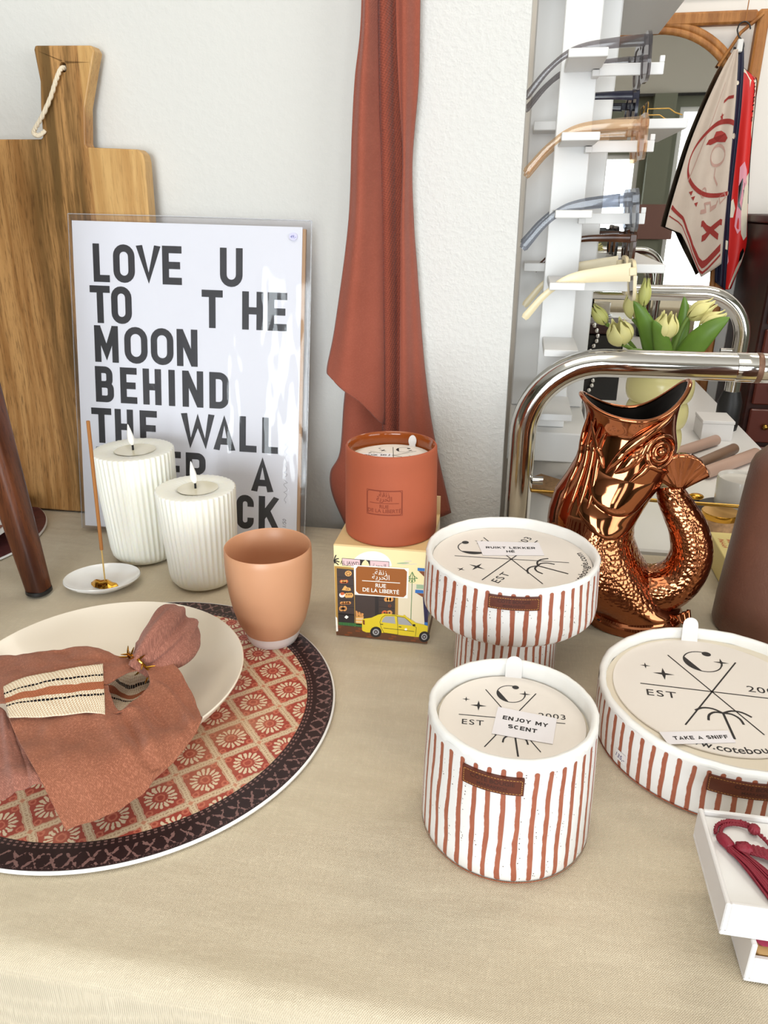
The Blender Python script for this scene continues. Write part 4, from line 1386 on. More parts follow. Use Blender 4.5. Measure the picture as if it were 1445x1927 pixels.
S = lambda X: (X - 197) * 0.118          # the print's own slope in drawing units
pl_([(195, 1050), (889, 1050 + S(889)), (889, 1290 + S(889)), (195, 1290)], 'cream', 0)
pl_([(195, 1290), (889, 1290 + S(889)), (889, 1700 + S(889)), (195, 1700)], 'pale', 0)
pl_([(470 + 150 * math.cos(a), 1222 - 118 * math.sin(a)) for a in [i * PI / 20 for i in range(21)]], 'white', 1)
pl_([(255, 1147), (391, 1162), (391, 1215), (255, 1203)], 'black', 2)
pl_([(258, 1150), (388, 1165), (388, 1212), (258, 1200)], 'pink', 3)
pl_([(459, 1172), (601, 1186), (601, 1240), (459, 1225)], 'black', 2)
pl_([(462, 1175), (598, 1189), (598, 1237), (462, 1222)], 'pink', 3)
pl_([(391, 1163), (459, 1171), (459, 1235), (391, 1225)], 'black', 3)
pl_([(396, 1230), (398, 1200), (410, 1178), (428, 1166), (446, 1182), (456, 1205), (457, 1235)], 'cream', 4)
tx('AL JAWDA', 323, 1202, 0.0060, 'black', 4, sx=0.8)
tx('\uFE93\uFEA9\uFEEE\uFEA0\uFEDF\uFE8D', 530, 1226, 0.0055, 'black', 4)
# shop front
pl_([(197, 1205), (668, 1262), (668, 1770), (197, 1700)], 'gold', 2)
pl_([(214, 1222), (340, 1238), (340, 1690), (214, 1672)], 'dark', 3)
pl_([(345, 1238), (496, 1258), (496, 1700), (345, 1690)], 'dark', 3)
pl_([(496, 1258), (524, 1262), (524, 1730), (496, 1700)], 'darker', 4)
pl_([(524, 1262), (646, 1280), (646, 1760), (524, 1730)], 'dark', 3)
for k in range(6):
    sk([(216, 1288 + 58 * k), (338, 1302 + 58 * k)], 0.0005, 'black', 4)
for k in range(6):
    sk([(526, 1375 + 52 * k), (644, 1390 + 52 * k)], 0.0005, 'black', 4)
pl_([(216, 1570), (340, 1585), (340, 1660), (216, 1645)], 'darker', 4)


def ov(cx, cy, rx, ry, col, layer, n=18):
    pl_(ell(cx, cy, rx, ry, n), col, layer)


ov(300, 1265, 26, 22, 'loaf', 5)
for a in range(6):
    ov(300 + 14 * math.cos(a), 1265 + 12 * math.sin(a), 5, 4, 'rust', 6)
for q in (250, 268, 282):
    ov(q, 1325, 16, 14, 'orange', 5)
    ov(q, 1322, 8, 6, 'loaf', 6)
pl_([(248, 1392), (268, 1362), (276, 1358), (290, 1372), (312, 1376), (318, 1396), (300, 1400)], 'loaf', 5)
ov(290, 1386, 12, 7, 'rust', 6)
ov(290, 1386, 8, 4, 'loaf', 7)
ov(250, 1430, 22, 20, 'white', 5)
ov(252, 1420, 16, 12, 'orange', 6)
for q in (285, 302, 318):
    ov(q, 1434, 16, 20, 'loaf', 5 if q == 302 else 6)
    ov(q, 1428, 5, 6, 'rust', 7)
for q in (246, 266, 286, 302):
    ov(q, 1494, 14, 12, 'bread', 5)
    ov(q, 1498, 7, 5, 'rust', 6)
for q in (242, 266):
    ov(q, 1538, 18, 22, 'bread', 5)
    ov(q, 1538, 7, 10, 'dark', 6)
pl_([(262, 1608), (278, 1592), (296, 1606), (280, 1622)], 'white', 5)
for q in (580, 600, 618):
    ov(q, 1474, 16, 18, 'loaf' if q == 600 else 'bread', 5)
for a in range(5):
    ov(606 + 9 * math.cos(a * 1.26), 1526 + 9 * math.sin(a * 1.26), 5, 5, 'rust', 5)
for q, c in ((568, 'orange'), (604, 'bread')):
    ov(q, 1580, 22, 20, c, 5)
    ov(q, 1580, 8, 7, 'dark', 6)
pl_([(350, 1604), (410, 1604), (404, 1674), (350, 1668)], 'loaf', 5)
for a in (0, 1, 2):
    pl_([(352 + 18 * a, 1606), (350 + 22 * a, 1556 + 10 * a), (362 + 24 * a, 1562 + 10 * a), (378 + 14 * a, 1606)], 'bread', 5)
for q in (1622, 1645):
    sk([(350, q), (408, q + 3)], 0.0009, 'pale', 6)
pl_([(218, 1646), (398, 1664), (398, 1690), (218, 1668)], 'green', 5)
for k in range(14):
    sk([(222 + 13 * k, 1650 + k), (222 + 13 * k, 1670 + 1.4 * k)], 0.0004, 'black', 6)
# pavement
pl_([(195, 1672), (889, 1672 + 70), (889, 1752 + S(889)), (197, 1752)], 'brick', 4)
for r in range(4):
    for k in range(17):
        x = 200 + 42 * k + (20 if r % 2 else 0)
        if x < 850:
            pl_([(x, 1680 + 19 * r + S(x) * .9), (x + 36, 1680 + 19 * r + S(x + 36) * .9), (x + 36, 1692 + 19 * r + S(x + 36) * .9), (x, 1692 + 19 * r + S(x) * .9)], 'rust' if (r * 7 + k * 3) % 4 == 0 else 'brick', 5)
pl_([(195, 1600), (208, 1612), (212, 1720), (197, 1722)], 'white', 6)
# palm leaves at the left edge
for a, b in (((195, 1170), (212, 1122)), ((195, 1170), (232, 1150)), ((195, 1175), (236, 1176)), ((195, 1180), (228, 1198))):
    sk([a, ((a[0] + b[0]) / 2, (a[1] + b[1]) / 2 - 8), b], 0.0012, 'black', 3)
# lamp post
sk([(762, 1700), (770, 1270)], 0.0006, 'green', 3)
for s in (-1, 1):
    sk([(768, 1345), (768 + 22 * s, 1340), (768 + 14 * s, 1300), (768, 1270)], 0.0006, 'green', 4)
    sk([(768, 1320), (768 + 38 * s, 1318 + 2 * s), (768 + 10 * s, 1298)], 0.0006, 'green', 4)
    ov(768 + 11 * s, 1338, 9, 12, 'green', 4)
    ov(768 + 11 * s, 1338, 6, 9, 'cream', 5)
# clouds
for q in ((700, 1202, 46, 5), (735, 1190, 30, 6), (745, 1212, 60, 4)):
    ov(*q, 'sage' if q[3] == 5 else 'pale', 1)
# blue building
pl_([(806, 1240), (889, 1250), (889, 1272), (806, 1262)], 'blue', 3)
pl_([(812, 1264), (889, 1274), (889, 1345)], 'rust', 3)
pl_([(800, 1366), (889, 1376), (889, 1405), (800, 1398)], 'sage', 3)
pl_([(792, 1405), (889, 1415), (889, 1438), (792, 1430)], 'blue', 4)
pl_([(800, 1432), (889, 1440), (889, 1480), (840, 1460)], 'rust', 3)
pl_([(848, 1462), (889, 1470), (889, 1690), (866, 1680)], 'navy', 3)
pl_([(864, 1660), (889, 1664), (889, 1690), (864, 1686)], 'blue', 4)
# taxi
pl_([(396, 1708), (398, 1630), (412, 1622), (468, 1616), (520, 1592), (560, 1584), (650, 1596), (706, 1606), (712, 1598), (724, 1604), (730, 1614), (780, 1648), (800, 1664),
     (862, 1680), (889, 1690), (889, 1780), (812, 1778), (700, 1762), (560, 1740), (430, 1734), (400, 1720)], 'taxi', 7)
pl_([(546, 1652), (558, 1622), (576, 1606), (642, 1610), (650, 1668)], 'grey', 8)
pl_([(664, 1612), (712, 1622), (748, 1648), (776, 1686), (672, 1672)], 'grey', 8)
sk([(533, 1650), (548, 1614), (572, 1598), (652, 1603), (664, 1610), (718, 1618), (790, 1690), (806, 1700), (800, 1772)], 0.0004, 'black', 9)
sk([(533, 1650), (540, 1690), (562, 1738), (668, 1756), (664, 1610)], 0.0004, 'black', 9)
sk([(560, 1700), (664, 1714), (790, 1732)], 0.0005, 'black', 9)
pl_([(402, 1632), (418, 1634), (418, 1672), (404, 1668)], 'rust', 8)
pl_([(538, 1666), (556, 1668), (556, 1674), (538, 1672)], 'black', 9)
pl_([(674, 1688), (694, 1692), (694, 1698), (674, 1694)], 'black', 9)
ov(788, 1682, 11, 9, 'black', 9)
ov(728, 1714, 10, 10, 'white', 9)
for q in ((502, 1732), (866, 1776)):
    ov(q[0], q[1], 44 if q[0] < 800 else 40, 44, 'black', 8)
    ov(q[0], q[1], 25 if q[0] < 800 else 22, 26, 'grey', 9)
    ov(q[0], q[1], 15, 16, 'dark', 10)
    ov(q[0], q[1], 7, 7, 'grey', 11)
# hanging street sign
pl_([(342, 1200), (744, 1240), (738, 1470), (345, 1430)], 'white', 7)
pl_([(372, 1212), (712, 1246), (731, 1266), (727, 1442), (708, 1460), (376, 1424), (355, 1402), (357, 1230)], 'sign', 8)
tx('\uFE94\uFED8\uFEE7\uFEAF', 540, 1282, 0.0080, 'white', 9)
tx('\uFE94\uFEF3\uFEAE\uFEA4\uFEDF\uFE8D', 540, 1318, 0.0080, 'white', 9)
sk([(402, 1322), (681, 1350)], 0.0008, 'white', 9)
tx('RUE', 540, 1380, 0.0062, 'white', 9, bold=0.015)
tx('DE LA LIBERTÉ', 540, 1420, 0.0062, 'white', 9, bold=0.015, sx=0.95)
mb.build('printed_front', PM, bx, smooth=0)
mb = MB()
mb.box(HB, HB + 0.00008, -BD / 2 + .001, BD / 2 - .001, 0.001, 0.014, PI_['brick'])
mb.box(HB, HB + 0.00008, -BD / 2 + .001, BD / 2 - .001, 0.014, 0.1, PI_['pale'])
mb.box(HB, HB + 0.00016, -BD / 2 + .001, -BD / 2 + .030, 0.030, 0.1, PI_['blue'])
mb.build('printed_side', PM, bx, smooth=0)

# ------------------------------------------------------------------ candle lids: shared printed design
def lid_design(mb, R, rot, logo=True, www=True, z=0.0, mi=0, palm=0.0):
    b = len(mb.v)
    lw = 0.013 * R / 0.8
    for a in (0, 60, 120):
        c, s = math.cos(math.radians(a)), math.sin(math.radians(a))
        mb.stroke([(-0.73 * R * c, -0.73 * R * s), (0.73 * R * c, 0.73 * R * s)], lw, z, mi)
    cx, cy, r = 0.0, 0.575 * R, 0.20 * R
    arc = lambda a0, a1, rr, n=30: [(cx + rr * math.cos(math.radians(a0 + (a1 - a0) * i / n)), cy + rr * math.sin(math.radians(a0 + (a1 - a0) * i / n))) for i in range(n + 1)]
    mb.stroke(arc(66, 352, r), lw * 0.9, z, mi)
    mb.flat(arc(158, 262, r * 1.03), z + 0.00002, mi)
    mb.flat(ell(cx + 0.36 * r, cy + 0.84 * r, 0.25 * r, 0.23 * r), z + 0.00002, mi)
    mb.flat(star4(cx + 1.02 * r, cy + 0.10 * r, 0.42 * r), z + 0.00003, mi)
    mb.flat(star4(-0.46 * R, 0.235 * R, 0.115 * R), z, mi)
    mb.flat(star4(-0.64 * R, 0.36 * R, 0.058 * R), z, mi)
    put_text(mb, 'EST', lambda s, q: (-0.53 * R + s, -0.20 * R + q, z), 0.155 * R, mi, sx=1.15, space=1.2, bold=0.006)
    put_text(mb, '2003', lambda s, q: (0.56 * R + s, 0.085 * R + q, z), 0.15 * R, mi, sx=1.2, space=1.1, bold=0.004)
    # palm tree
    px, py = 0.04 * R, -0.36 * R
    mb.stroke([(px, py), (px + 0.03 * R, -0.76 * R)], lw * 1.5, z + 0.00002, mi)
    for s in (-1, 1):
        mb.stroke([(px + s * q[0] * R, py + q[1] * R) for q in smooth_path([(0, 0), (0.09, 0.055), (0.19, 0.05), (0.27, -0.01)], 10)], lw * 1.5, z + 0.00003, mi)
        mb.stroke([(px + s * q[0] * R, py + q[1] * R) for q in smooth_path([(0, 0), (0.08, 0.00), (0.145, -0.06), (0.165, -0.15)], 10)], lw * 1.5, z + 0.00004, mi)
    if www:
        rr = 0.965 * R
        put_text(mb, 'www.cotebougie.com', lambda s, q: ((rr - q) * math.cos(-1.40 + s / rr), (rr - q) * math.sin(-1.40 + s / rr), z), 0.135 * R, mi, sx=1.12, bold=0.012)
    c, s = math.cos(rot), math.sin(rot)
    mb.map(lambda x, y, q: (x * c - y * s, x * s + y * c, q), b)


def leather_label(parent, R, th0, width, z0, z1, lines, zoff=0.0):
    """stitched leather tag wrapped round a pot of radius R"""
    def wrap(s, z, d):
        a = th0 + s / R
        return ((R + d) * math.cos(a), (R + d) * math.sin(a), z)
    mb = MB()
    n = 24
    for d, fl in ((0.0014, False), (-0.0008, True)):
        mb.grid([[wrap(-width / 2 + width * i / n, z0 + (z1 - z0) * j / 3, d) for j in range(4)] for i in range(n + 1)], uv=False, flip=fl)
    for j in (0, 3):
        zz = z0 + (z1 - z0) * j / 3
        mb.grid([[wrap(-width / 2 + width * i / n, zz, d) for d in (-0.0008, 0.0014)] for i in range(n + 1)], uv=False, flip=(j == 3))
    for i in (0, n):
        ss = -width / 2 + width * i / n
        mb.grid([[wrap(ss, z0 + (z1 - z0) * j / 3, d) for j in range(4)] for d in (-0.0008, 0.0014)], uv=False, flip=(i == n))
    lb = mb.build('leather_label', M['leather'], parent, smooth=40)
    mb = MB()
    m = 0.0013
    k = int(width / 0.0021)
    for i in range(k):
        a, b = -width / 2 + m + (width - 2 * m) * (i + .15) / k, -width / 2 + m + (width - 2 * m) * (i + .8) / k
        for zz in (z0 + m, z1 - m):
            mb.grid([[wrap(q, zz - 0.00022, 0.00155), wrap(q, zz + 0.00022, 0.00155)] for q in (a, b)], uv=False)
    k = max(4, int((z1 - z0) / 0.0021))
    for i in range(k):
        a, b = z0 + m + (z1 - z0 - 2 * m) * (i + .15) / k, z0 + m + (z1 - z0 - 2 * m) * (i + .8) / k
        for ss in (-width / 2 + m, width / 2 - m):
            mb.grid([[wrap(ss + q, a, 0.00155), wrap(ss + q, b, 0.00155)] for q in (-0.00022, 0.00022)], uv=False)
    mb.build('stitching', M['stitch'], lb, smooth=0)
    mb = MB()
    hgt = (z1 - z0)
    for i, (w, f) in enumerate(lines):
        put_text(mb, w, lambda s, q: wrap(s, z0 + hgt * (0.54 - 0.30 * i) + q, 0.00150), hgt * f, 0, bold=0.02)
    mb.build('stamped_name', M['leather_dark'], lb, smooth=0)
    return lb


def sticker(parent, quad, zt, lines, fill, th=0.00025):
    """paper slip lying on a lid: quad corners TL, TR, BR, BL relative to the parent"""
    mb = MB()
    q = quad[::-1]
    mb.prism(q, zt, zt + th)
    s = mb.build('paper_slip', M['paper'], parent, smooth=0)
    TL, TR, BR, BLc = [Vector(v) for v in quad]
    ux = ((TR - TL) + (BR - BLc)).normalized()
    uy = Vector((-ux.y, ux.x))
    c = (TL + TR + BR + BLc) / 4
    wide = fill * ((TR - TL).length + (BR - BLc).length) / 2
    CW = {'I': 0.30, 'M': 1.0, 'W': 1.2, ' ': 0.42, 'J': 0.72, 'L': 0.72, 'F': 0.74, 'E': 0.76, 'É': 0.76, 'Y': 0.92, 'A': 0.95}
    wd = lambda w: sum(CW.get(c_, 0.84) + 0.14 for c_ in w) - 0.14
    size = wide / max(wd(l[0]) for l in lines)
    mb = MB()
    for w, dy, dx in lines:
        x = -wd(w) * size / 2
        for c_ in w:
            cw = CW.get(c_, 0.84) * size
            if c_ != ' ':
                S_, cl = glyph('E' if c_ == 'É' else c_, cw, size, size * 0.23)
                if c_ == 'É':
                    S_ = S_ + [[(cw * .4, size * 1.1), (cw * .65, size * 1.28)]]
                n0 = len(mb.v)
                for kk, st_ in enumerate(S_):
                    mb.stroke([(p_[0], p_[1]) for p_ in st_], size * 0.23, kk * 0.00001, closed=cl)
                top_ = size * (1.4 if c_ == 'É' else 1.0)

                def place(px_, py_, pz_, x=x, dy=dy, dx=dx, top_=top_):
                    q_ = c + ux * (px_ + x + dx) + uy * (min(top_, max(0, py_)) + dy)
                    return (q_.x, q_.y, zt + th + 0.00006 + pz_)
                mb.map(place, n0)
            x += cw + 0.14 * size
    mb.build('slip_lettering', M['ink'], s, smooth=0)
    return s


LBL = [('CÔTÉ BOUGIE', 0.34), ('MARRAKECH', 0.25)]

# ------------------------------------------------------------------ terracotta candle on the carton
ptt = thing('terracotta_candle', 'terracotta pot candle with pressed street sign, standing on the printed carton', 'candle', (-0.1165, 0.703, BH))
MB().lathe([(0, 0), (0.0455, 0), (0.0472, 0.0012), (0.0476, 0.004), (0.0474, 0.02), (0.0464, 0.085), (0.0461, 0.0915), (0.0452, 0.0932), (0.0440, 0.0934)], 120).build('pot', M['terra'], ptt, smooth=60)
MB().lathe([(0.0440, 0.0934), (0.0430, 0.0925), (0.0424, 0.090), (0.0422, 0.060), (0, 0.059)], 120).build('glazed_inside', M['terra_glaze'], ptt, smooth=60)
MB().lathe([(0, 0.0785), (0.0420, 0.0785), (0.0423, 0.079), (0.0423, 0.076)], 96).build('wax', M['candle_wax'], ptt, smooth=60)
ld = MB().lathe([(0, 0.0806), (0.0378, 0.0806), (0.0379, 0.0803), (0.0379, 0.0798), (0, 0.0798)], 96, cx=0.002, cy=0.001).build('paper_lid', M['cream_card'], ptt, smooth=40)
mb = MB()
lid_design(mb, 0.0375, math.radians(-20), z=0.0807)
mb.map(lambda x, y, z: (x + .002, y + .001, z))
mb.build('lid_print', M['ink'], ld, smooth=0)
mb = MB().prism([(-0.0035, 0), (0.0035, 0)] + ell(0, 0.0055, 0.0042, 0.0058, 14, -40, 220), -0.0002, 0.0002)
mb.map(lambda x, y, z: (x + 0.0165, 0.0345 + y * 0.25 + z, 0.0806 + y))
mb.build('pull_tab', M['white_card'], ld, smooth=0)
sticker(ptt, [(-0.030, 0.001), (0.0, 0.006), (0.002, -0.006), (-0.028, -0.011)], 0.0808, [('RUIK MIJ', -0.0015, 0.0)], 0.85)
# pressed street sign on the pot
PR = 0.0474


def onpot(s, z, d=0.00025):
    a = -PI / 2 + 0.02 + s / 0.0470
    r = 0.0476 - (z - 0.004) * 0.0148 + d
    return (r * math.cos(a), r * math.sin(a), z)


mb = MB()


def pot_line(pts, w, closed=False):
    b = len(mb.v)
    q = []
    for i in range(len(pts) - (0 if closed else 1)):
        a, c = pts[i], pts[(i + 1) % len(pts)]
        for k in range(8):
            q.append((a[0] + (c[0] - a[0]) * k / 8, a[1] + (c[1] - a[1]) * k / 8))
    if not closed:
        q.append(pts[-1])
    mb.stroke(q, w, 0, 0, closed)
    mb.map(lambda x, y, z: onpot(x, y), b)


z0, z1, w2 = 0.0345, 0.0600, 0.0178
pot_line([(-w2, z0), (w2, z0), (w2, z1), (-w2, z1)], 0.0005, True)
pot_line([(-w2 + .0022, z0 + .0006), (w2 - .0022, z0 + .0006), (w2 - .0006, z0 + .0022), (w2 - .0006, z1 - .0022), (w2 - .0022, z1 - .0006), (-w2 + .0022, z1 - .0006), (-w2 + .0006, z1 - .0022), (-w2 + .0006, z0 + .0022)], 0.0006, True)
pot_line([(-0.0145, 0.0470), (0.0145, 0.0470)], 0.0006)
for w, zz, sz in (('\uFE94\uFED8\uFEE7\uFEAF', 0.0538, 0.0068), ('\uFE94\uFEF3\uFEAE\uFEA4\uFEDF\uFE8D', 0.0492, 0.0068), ('RUE', 0.0418, 0.0052), ('DE LA LIBERTÉ', 0.0372, 0.0052)):
    put_text(mb, w, lambda s, q: onpot(s, zz + q), sz, 0, bold=0.012)
mb.build('pressed_sign', M['terra_dark'], ptt, smooth=0)

# ------------------------------------------------------------------ three striped candles
def lip_ring(parent, R, zb, zt, inner, zwax, rough_seed=0):
    """white glazed rim and inside of a pot"""
    n = 160
    wob = lambda th, z: 1 + 0.0035 * math.sin(9 * th + rough_seed) + 0.0022 * math.sin(23 * th + 1 + rough_seed) + 0.0015 * math.sin(41 * th)
    MB().lathe([(R, zb), (R + 0.0002, zt - 0.0022), (R - 0.0008, zt - 0.0006), (R - 0.0024, zt), (inner + 0.0008, zt - 0.0007), (inner, zt - 0.003), (inner - 0.0004, zwax - 0.004)], n, wob).build('glazed_rim', M['glaze_white'], parent, smooth=60)


fc = thing('striped_candle', 'tall striped candle in front with an ENJOY MY SCENT slip on its lid', 'candle', (0.0145, 0.4325, 0.0), group='terracotta striped candles')
FR = 0.0600
MB().lathe([(0, 0), (FR - 0.0020, 0), (FR, 0.0012), (FR + 0.0010, 0.004), (FR + 0.0012, 0.012), (FR + 0.0002, 0.05), (FR - 0.0012, 0.085), (FR - 0.0017, 0.0965)], 160).build('pot', m_stripes('front_candle_stripes', 38, 0.003, 0.0905, 0.06, 0.3), fc, smooth=60)
MB().lathe([(FR + 0.0004, 0.0), (FR + 0.0008, 0.0006), (FR + 0.0009, 0.0014)], 120).build('foot_edge', M['terra'], fc, smooth=60)
lip_ring(fc, FR - 0.0017, 0.0945, 0.1000, FR - 0.0068, 0.0845)
MB().lathe([(0, 0.0850), (FR - 0.0069, 0.0850)], 96).build('wax', M['candle_wax'], fc, smooth=0)
ld = MB().lathe([(0, 0.0876), (0.0508, 0.0876), (0.0510, 0.0873), (0.0510, 0.0868), (0, 0.0868)], 128).build('paper_lid', M['cream_card'], fc, smooth=40)
mb = MB()
lid_design(mb, 0.0505, math.radians(2), www=False, z=0.0877)
mb.build('lid_print', M['ink'], ld, smooth=0)
mb = MB().prism([(-0.0062, -0.002), (0.0062, -0.002), (0.0062, 0.012)] + ell(0, 0.0125, 0.0060, 0.0055, 14, 0, 180) + [(-0.0062, 0.012)], -0.0002, 0.0002)
mb.map(lambda x, y, z: (x + 0.0005, 0.0500 + y * 0.16 + z, 0.0872 + y * 0.98))
mb.build('pull_tab', M['white_card'], ld, smooth=0)
sticker(fc, [(-0.0098, 0.0114), (0.0313, 0.0053), (0.0275, -0.0224), (-0.0131, -0.0186)], 0.0880, [('ENJOY MY', 0.0022, 0.0), ('SCENT', -0.0062, -0.001)], 0.76)
leather_label(fc, FR - 0.0006, -PI / 2 - 0.185, 0.0400, 0.0755, 0.0885, LBL)

pc = thing('striped_candle', 'raised striped candle on a pedestal foot with a RUIKT LEKKER HÉ slip', 'candle', (0.0090, 0.6215, 0.0), group='terracotta striped candles')
R2 = 0.0795
MB().lathe([(0, 0.0715), (0.050, 0.0715), (0.066, 0.0722), (R2 - 0.004, 0.0745), (R2 - 0.0002, 0.0785), (R2 + 0.0004, 0.086), (R2 - 0.0006, 0.110), (R2 - 0.0014, 0.1275)], 180).build('cup', m_stripes('raised_candle_stripes', 46, 0.074, 0.1245, 0.079, 1.7), pc, smooth=60)
MB().lathe([(0, 0), (0.047, 0), (0.0482, 0.001), (0.0482, 0.01), (0.0470, 0.055), (0.0470, 0.0718), (0, 0.0718)], 140).build('pedestal', m_stripes('pedestal_stripes', 40, 0.004, 0.08, 0.047, 2.9), pc, smooth=60)
lip_ring(pc, R2 - 0.0014, 0.1262, 0.1305, R2 - 0.0064, 0.1165, 1.3)
MB().lathe([(0, 0.1172), (R2 - 0.0065, 0.1172)], 96).build('wax', M['candle_wax'], pc, smooth=0)
ld = MB().lathe([(0, 0.1202), (0.0722, 0.1202), (0.0725, 0.1198), (0.0725, 0.1190), (0, 0.1190)], 128).build('paper_lid', M['cream_card'], pc, smooth=40)
mb = MB()
lid_design(mb, 0.071, math.radians(62), z=0.1203)
mb.build('lid_print', M['ink'], ld, smooth=0)
sticker(pc, [(-0.0335, 0.0332), (0.0255, 0.0400), (0.0300, 0.0125), (-0.0260, 0.0030)], 0.1206, [('RUIKT LEKKER', -0.0010, 0.0), ('HÉ', -0.0092, -0.001)], 0.80)
leather_label(pc, R2 - 0.0002, -PI / 2 + 0.045, 0.0420, 0.1125, 0.1245, LBL)

wc = thing('striped_candle', 'wide low striped candle on the right with a TAKE A SNIFF slip', 'candle', (0.1880, 0.5490, 0.0), group='terracotta striped candles')
R3 = 0.1005
MB().lathe([(0, 0), (R3 - 0.006, 0), (R3 - 0.0035, 0.0012), (R3 - 0.0025, 0.004), (R3 - 0.0018, 0.015), (R3 - 0.0010, 0.036), (R3 - 0.0012, 0.0470)], 200).build('pot', m_stripes('wide_candle_stripes', 62, 0.003, 0.0435, 0.1, 4.1, dots=False), wc, smooth=60)
MB().lathe([(R3 - 0.0050, 0.0), (R3 - 0.0028, 0.0010), (R3 - 0.0027, 0.002)], 120).build('foot_edge', M['terra'], wc, smooth=60)
lip_ring(wc, R3 - 0.0012, 0.0458, 0.0510, R3 - 0.0068, 0.0405, 2.6)
MB().lathe([(0, 0.0415), (R3 - 0.007, 0.0415)], 96).build('wax', M['candle_wax'], wc, smooth=0)
LX, LY = -0.0065, 0.0065
ld = MB().lathe([(0, 0.0432), (0.0798, 0.0432), (0.0800, 0.0428), (0.0800, 0.0421), (0, 0.0421)], 160, cx=LX, cy=LY).build('paper_lid', M['cream_card'], wc, smooth=40)
mb = MB()
lid_design(mb, 0.079, math.radians(-2), z=0.0433)
mb.map(lambda x, y, z: (x + LX, y + LY, z))
mb.build('lid_print', M['ink'], ld, smooth=0)
mb = MB().prism([(-0.0072, -0.002), (0.0072, -0.002), (0.0068, 0.016)] + ell(0, 0.0165, 0.0066, 0.0062, 14, 0, 180) + [(-0.0068, 0.016)], -0.0002, 0.0002)
mb.map(lambda x, y, z: (x + LX - 0.003, LY + 0.0790 + y * 0.30 + z, 0.0428 + y * 0.95))
mb.build('pull_tab', M['white_card'], ld, smooth=0)
sticker(wc, [(-0.0589, -0.0556), (-0.0060, -0.0445), (-0.0035, -0.0580), (-0.0544, -0.0690)], 0.0436, [('TAKE A SNIFF', -0.0025, 0.002)], 0.80)
leather_label(wc, R3 - 0.0010, -PI / 2 + 0.02, 0.0660, 0.0285, 0.0425, LBL)
# little price label on the side of the wide candle


def onwide(s, z, d=0.0003):
    a = math.radians(212) + s / R3
    return ((R3 - 0.0016 + d) * math.cos(a), (R3 - 0.0016 + d) * math.sin(a), z)


mb = MB().grid([[onwide(-0.0065 + 0.013 * i / 8, 0.009 + 0.009 * j / 2) for j in range(3)] for i in range(9)], uv=False)
ps = mb.build('price_label', M['white_card'], wc, smooth=40)
mb = MB()
put_text(mb, '135,-', lambda s, q: onwide(s, 0.0113 + q, 0.0005), 0.0056, shear=0.2, bold=0.006)
mb.build('price', mat('violet_pen', (88, 74, 120), 0.7), ps, smooth=0)

# ------------------------------------------------------------------ white gift boxes with tassels, lower right
lb_ = thing('gift_box', 'lower white gift box under the tray, with burgundy and gold filling', 'box', (0.2060, 0.3640, 0.0))
mb = MB()
x0, x1, y0, y1, H_ = -0.0500, 0.0500, -0.0365, 0.0365, 0.0300
mb.bbox(x0, x1, y0, y1, 0, 0.002, 0.0006)
mb.bbox(x0, x0 + .003, y0, y1, 0.002, H_, 0.0006)
mb.bbox(x1 - .003, x1, y0, y1, 0.002, H_, 0.0006)
mb.bbox(x0 + .003, x1 - .003, y1 - .003, y1, 0.002, H_, 0.0006)
mb.bbox(x0 + .003, x1 - .003, y0, y0 + .003, 0.002, 0.0195, 0.0006)
mb.build('box_body', M['white_card'], lb_, smooth=0)
MB().bbox(x0 + .0035, x1 - .0035, y0 + .0035, y1 - .0035, 0.003, 0.0225, 0.003).build('gold_lining', mat('dull_gold_fabric', (176, 138, 84), 0.6), lb_, smooth=40)
MB().bbox(x0 + .004, x1 - .004, y0 + .004, y1 - .004, 0.0226, 0.0290, 0.003).build('burgundy_layer', mat('burgundy_felt', (150, 40, 68), 0.8), lb_, smooth=40)
ub = thing('gift_box', 'upper white tray box holding the burgundy tassels, topmost at lower right', 'box', (0.1975, 0.3680, 0.0302))
mb = MB()
x0, x1, y0, y1, H_ = -0.0590, 0.0590, -0.0370, 0.0370, 0.0245
mb.bbox(x0, x1, y0, y1, 0, 0.003, 0.0006)
mb.bbox(x0, x0 + .0028, y0, y1, 0.003, H_, 0.0007)
mb.bbox(x1 - .0028, x1, y0, y1, 0.003, H_, 0.0007)
mb.bbox(x0 + .0028, x1 - .0028, y0, y0 + .0028, 0.003, H_, 0.0007)
mb.bbox(x0 + .0028, x1 - .0028, y1 - .0028, y1, 0.003, H_, 0.0007)
mb.build('tray', M['white_card'], ub, smooth=0)
MB().bbox(x0 + .003, x1 - .003, y0 + .003, y1 - .003, 0.0031, 0.0212, 0.0006).build('paper_liner', M['white'], ub, smooth=0)


def braid(mb, pts, r, n=60, tw=0.9):
    pth = smooth_path(pts, n)
    for ph in (0, PI):
        q = []
        for i, p in enumerate(pth):
            a = i * tw + ph
            q.append((p[0] + 0.5 * r * math.cos(a), p[1] + 0.5 * r * math.sin(a), p[2] + 0.35 * r * math.sin(a)))
        mb.tube(q, r * 0.72, 7)


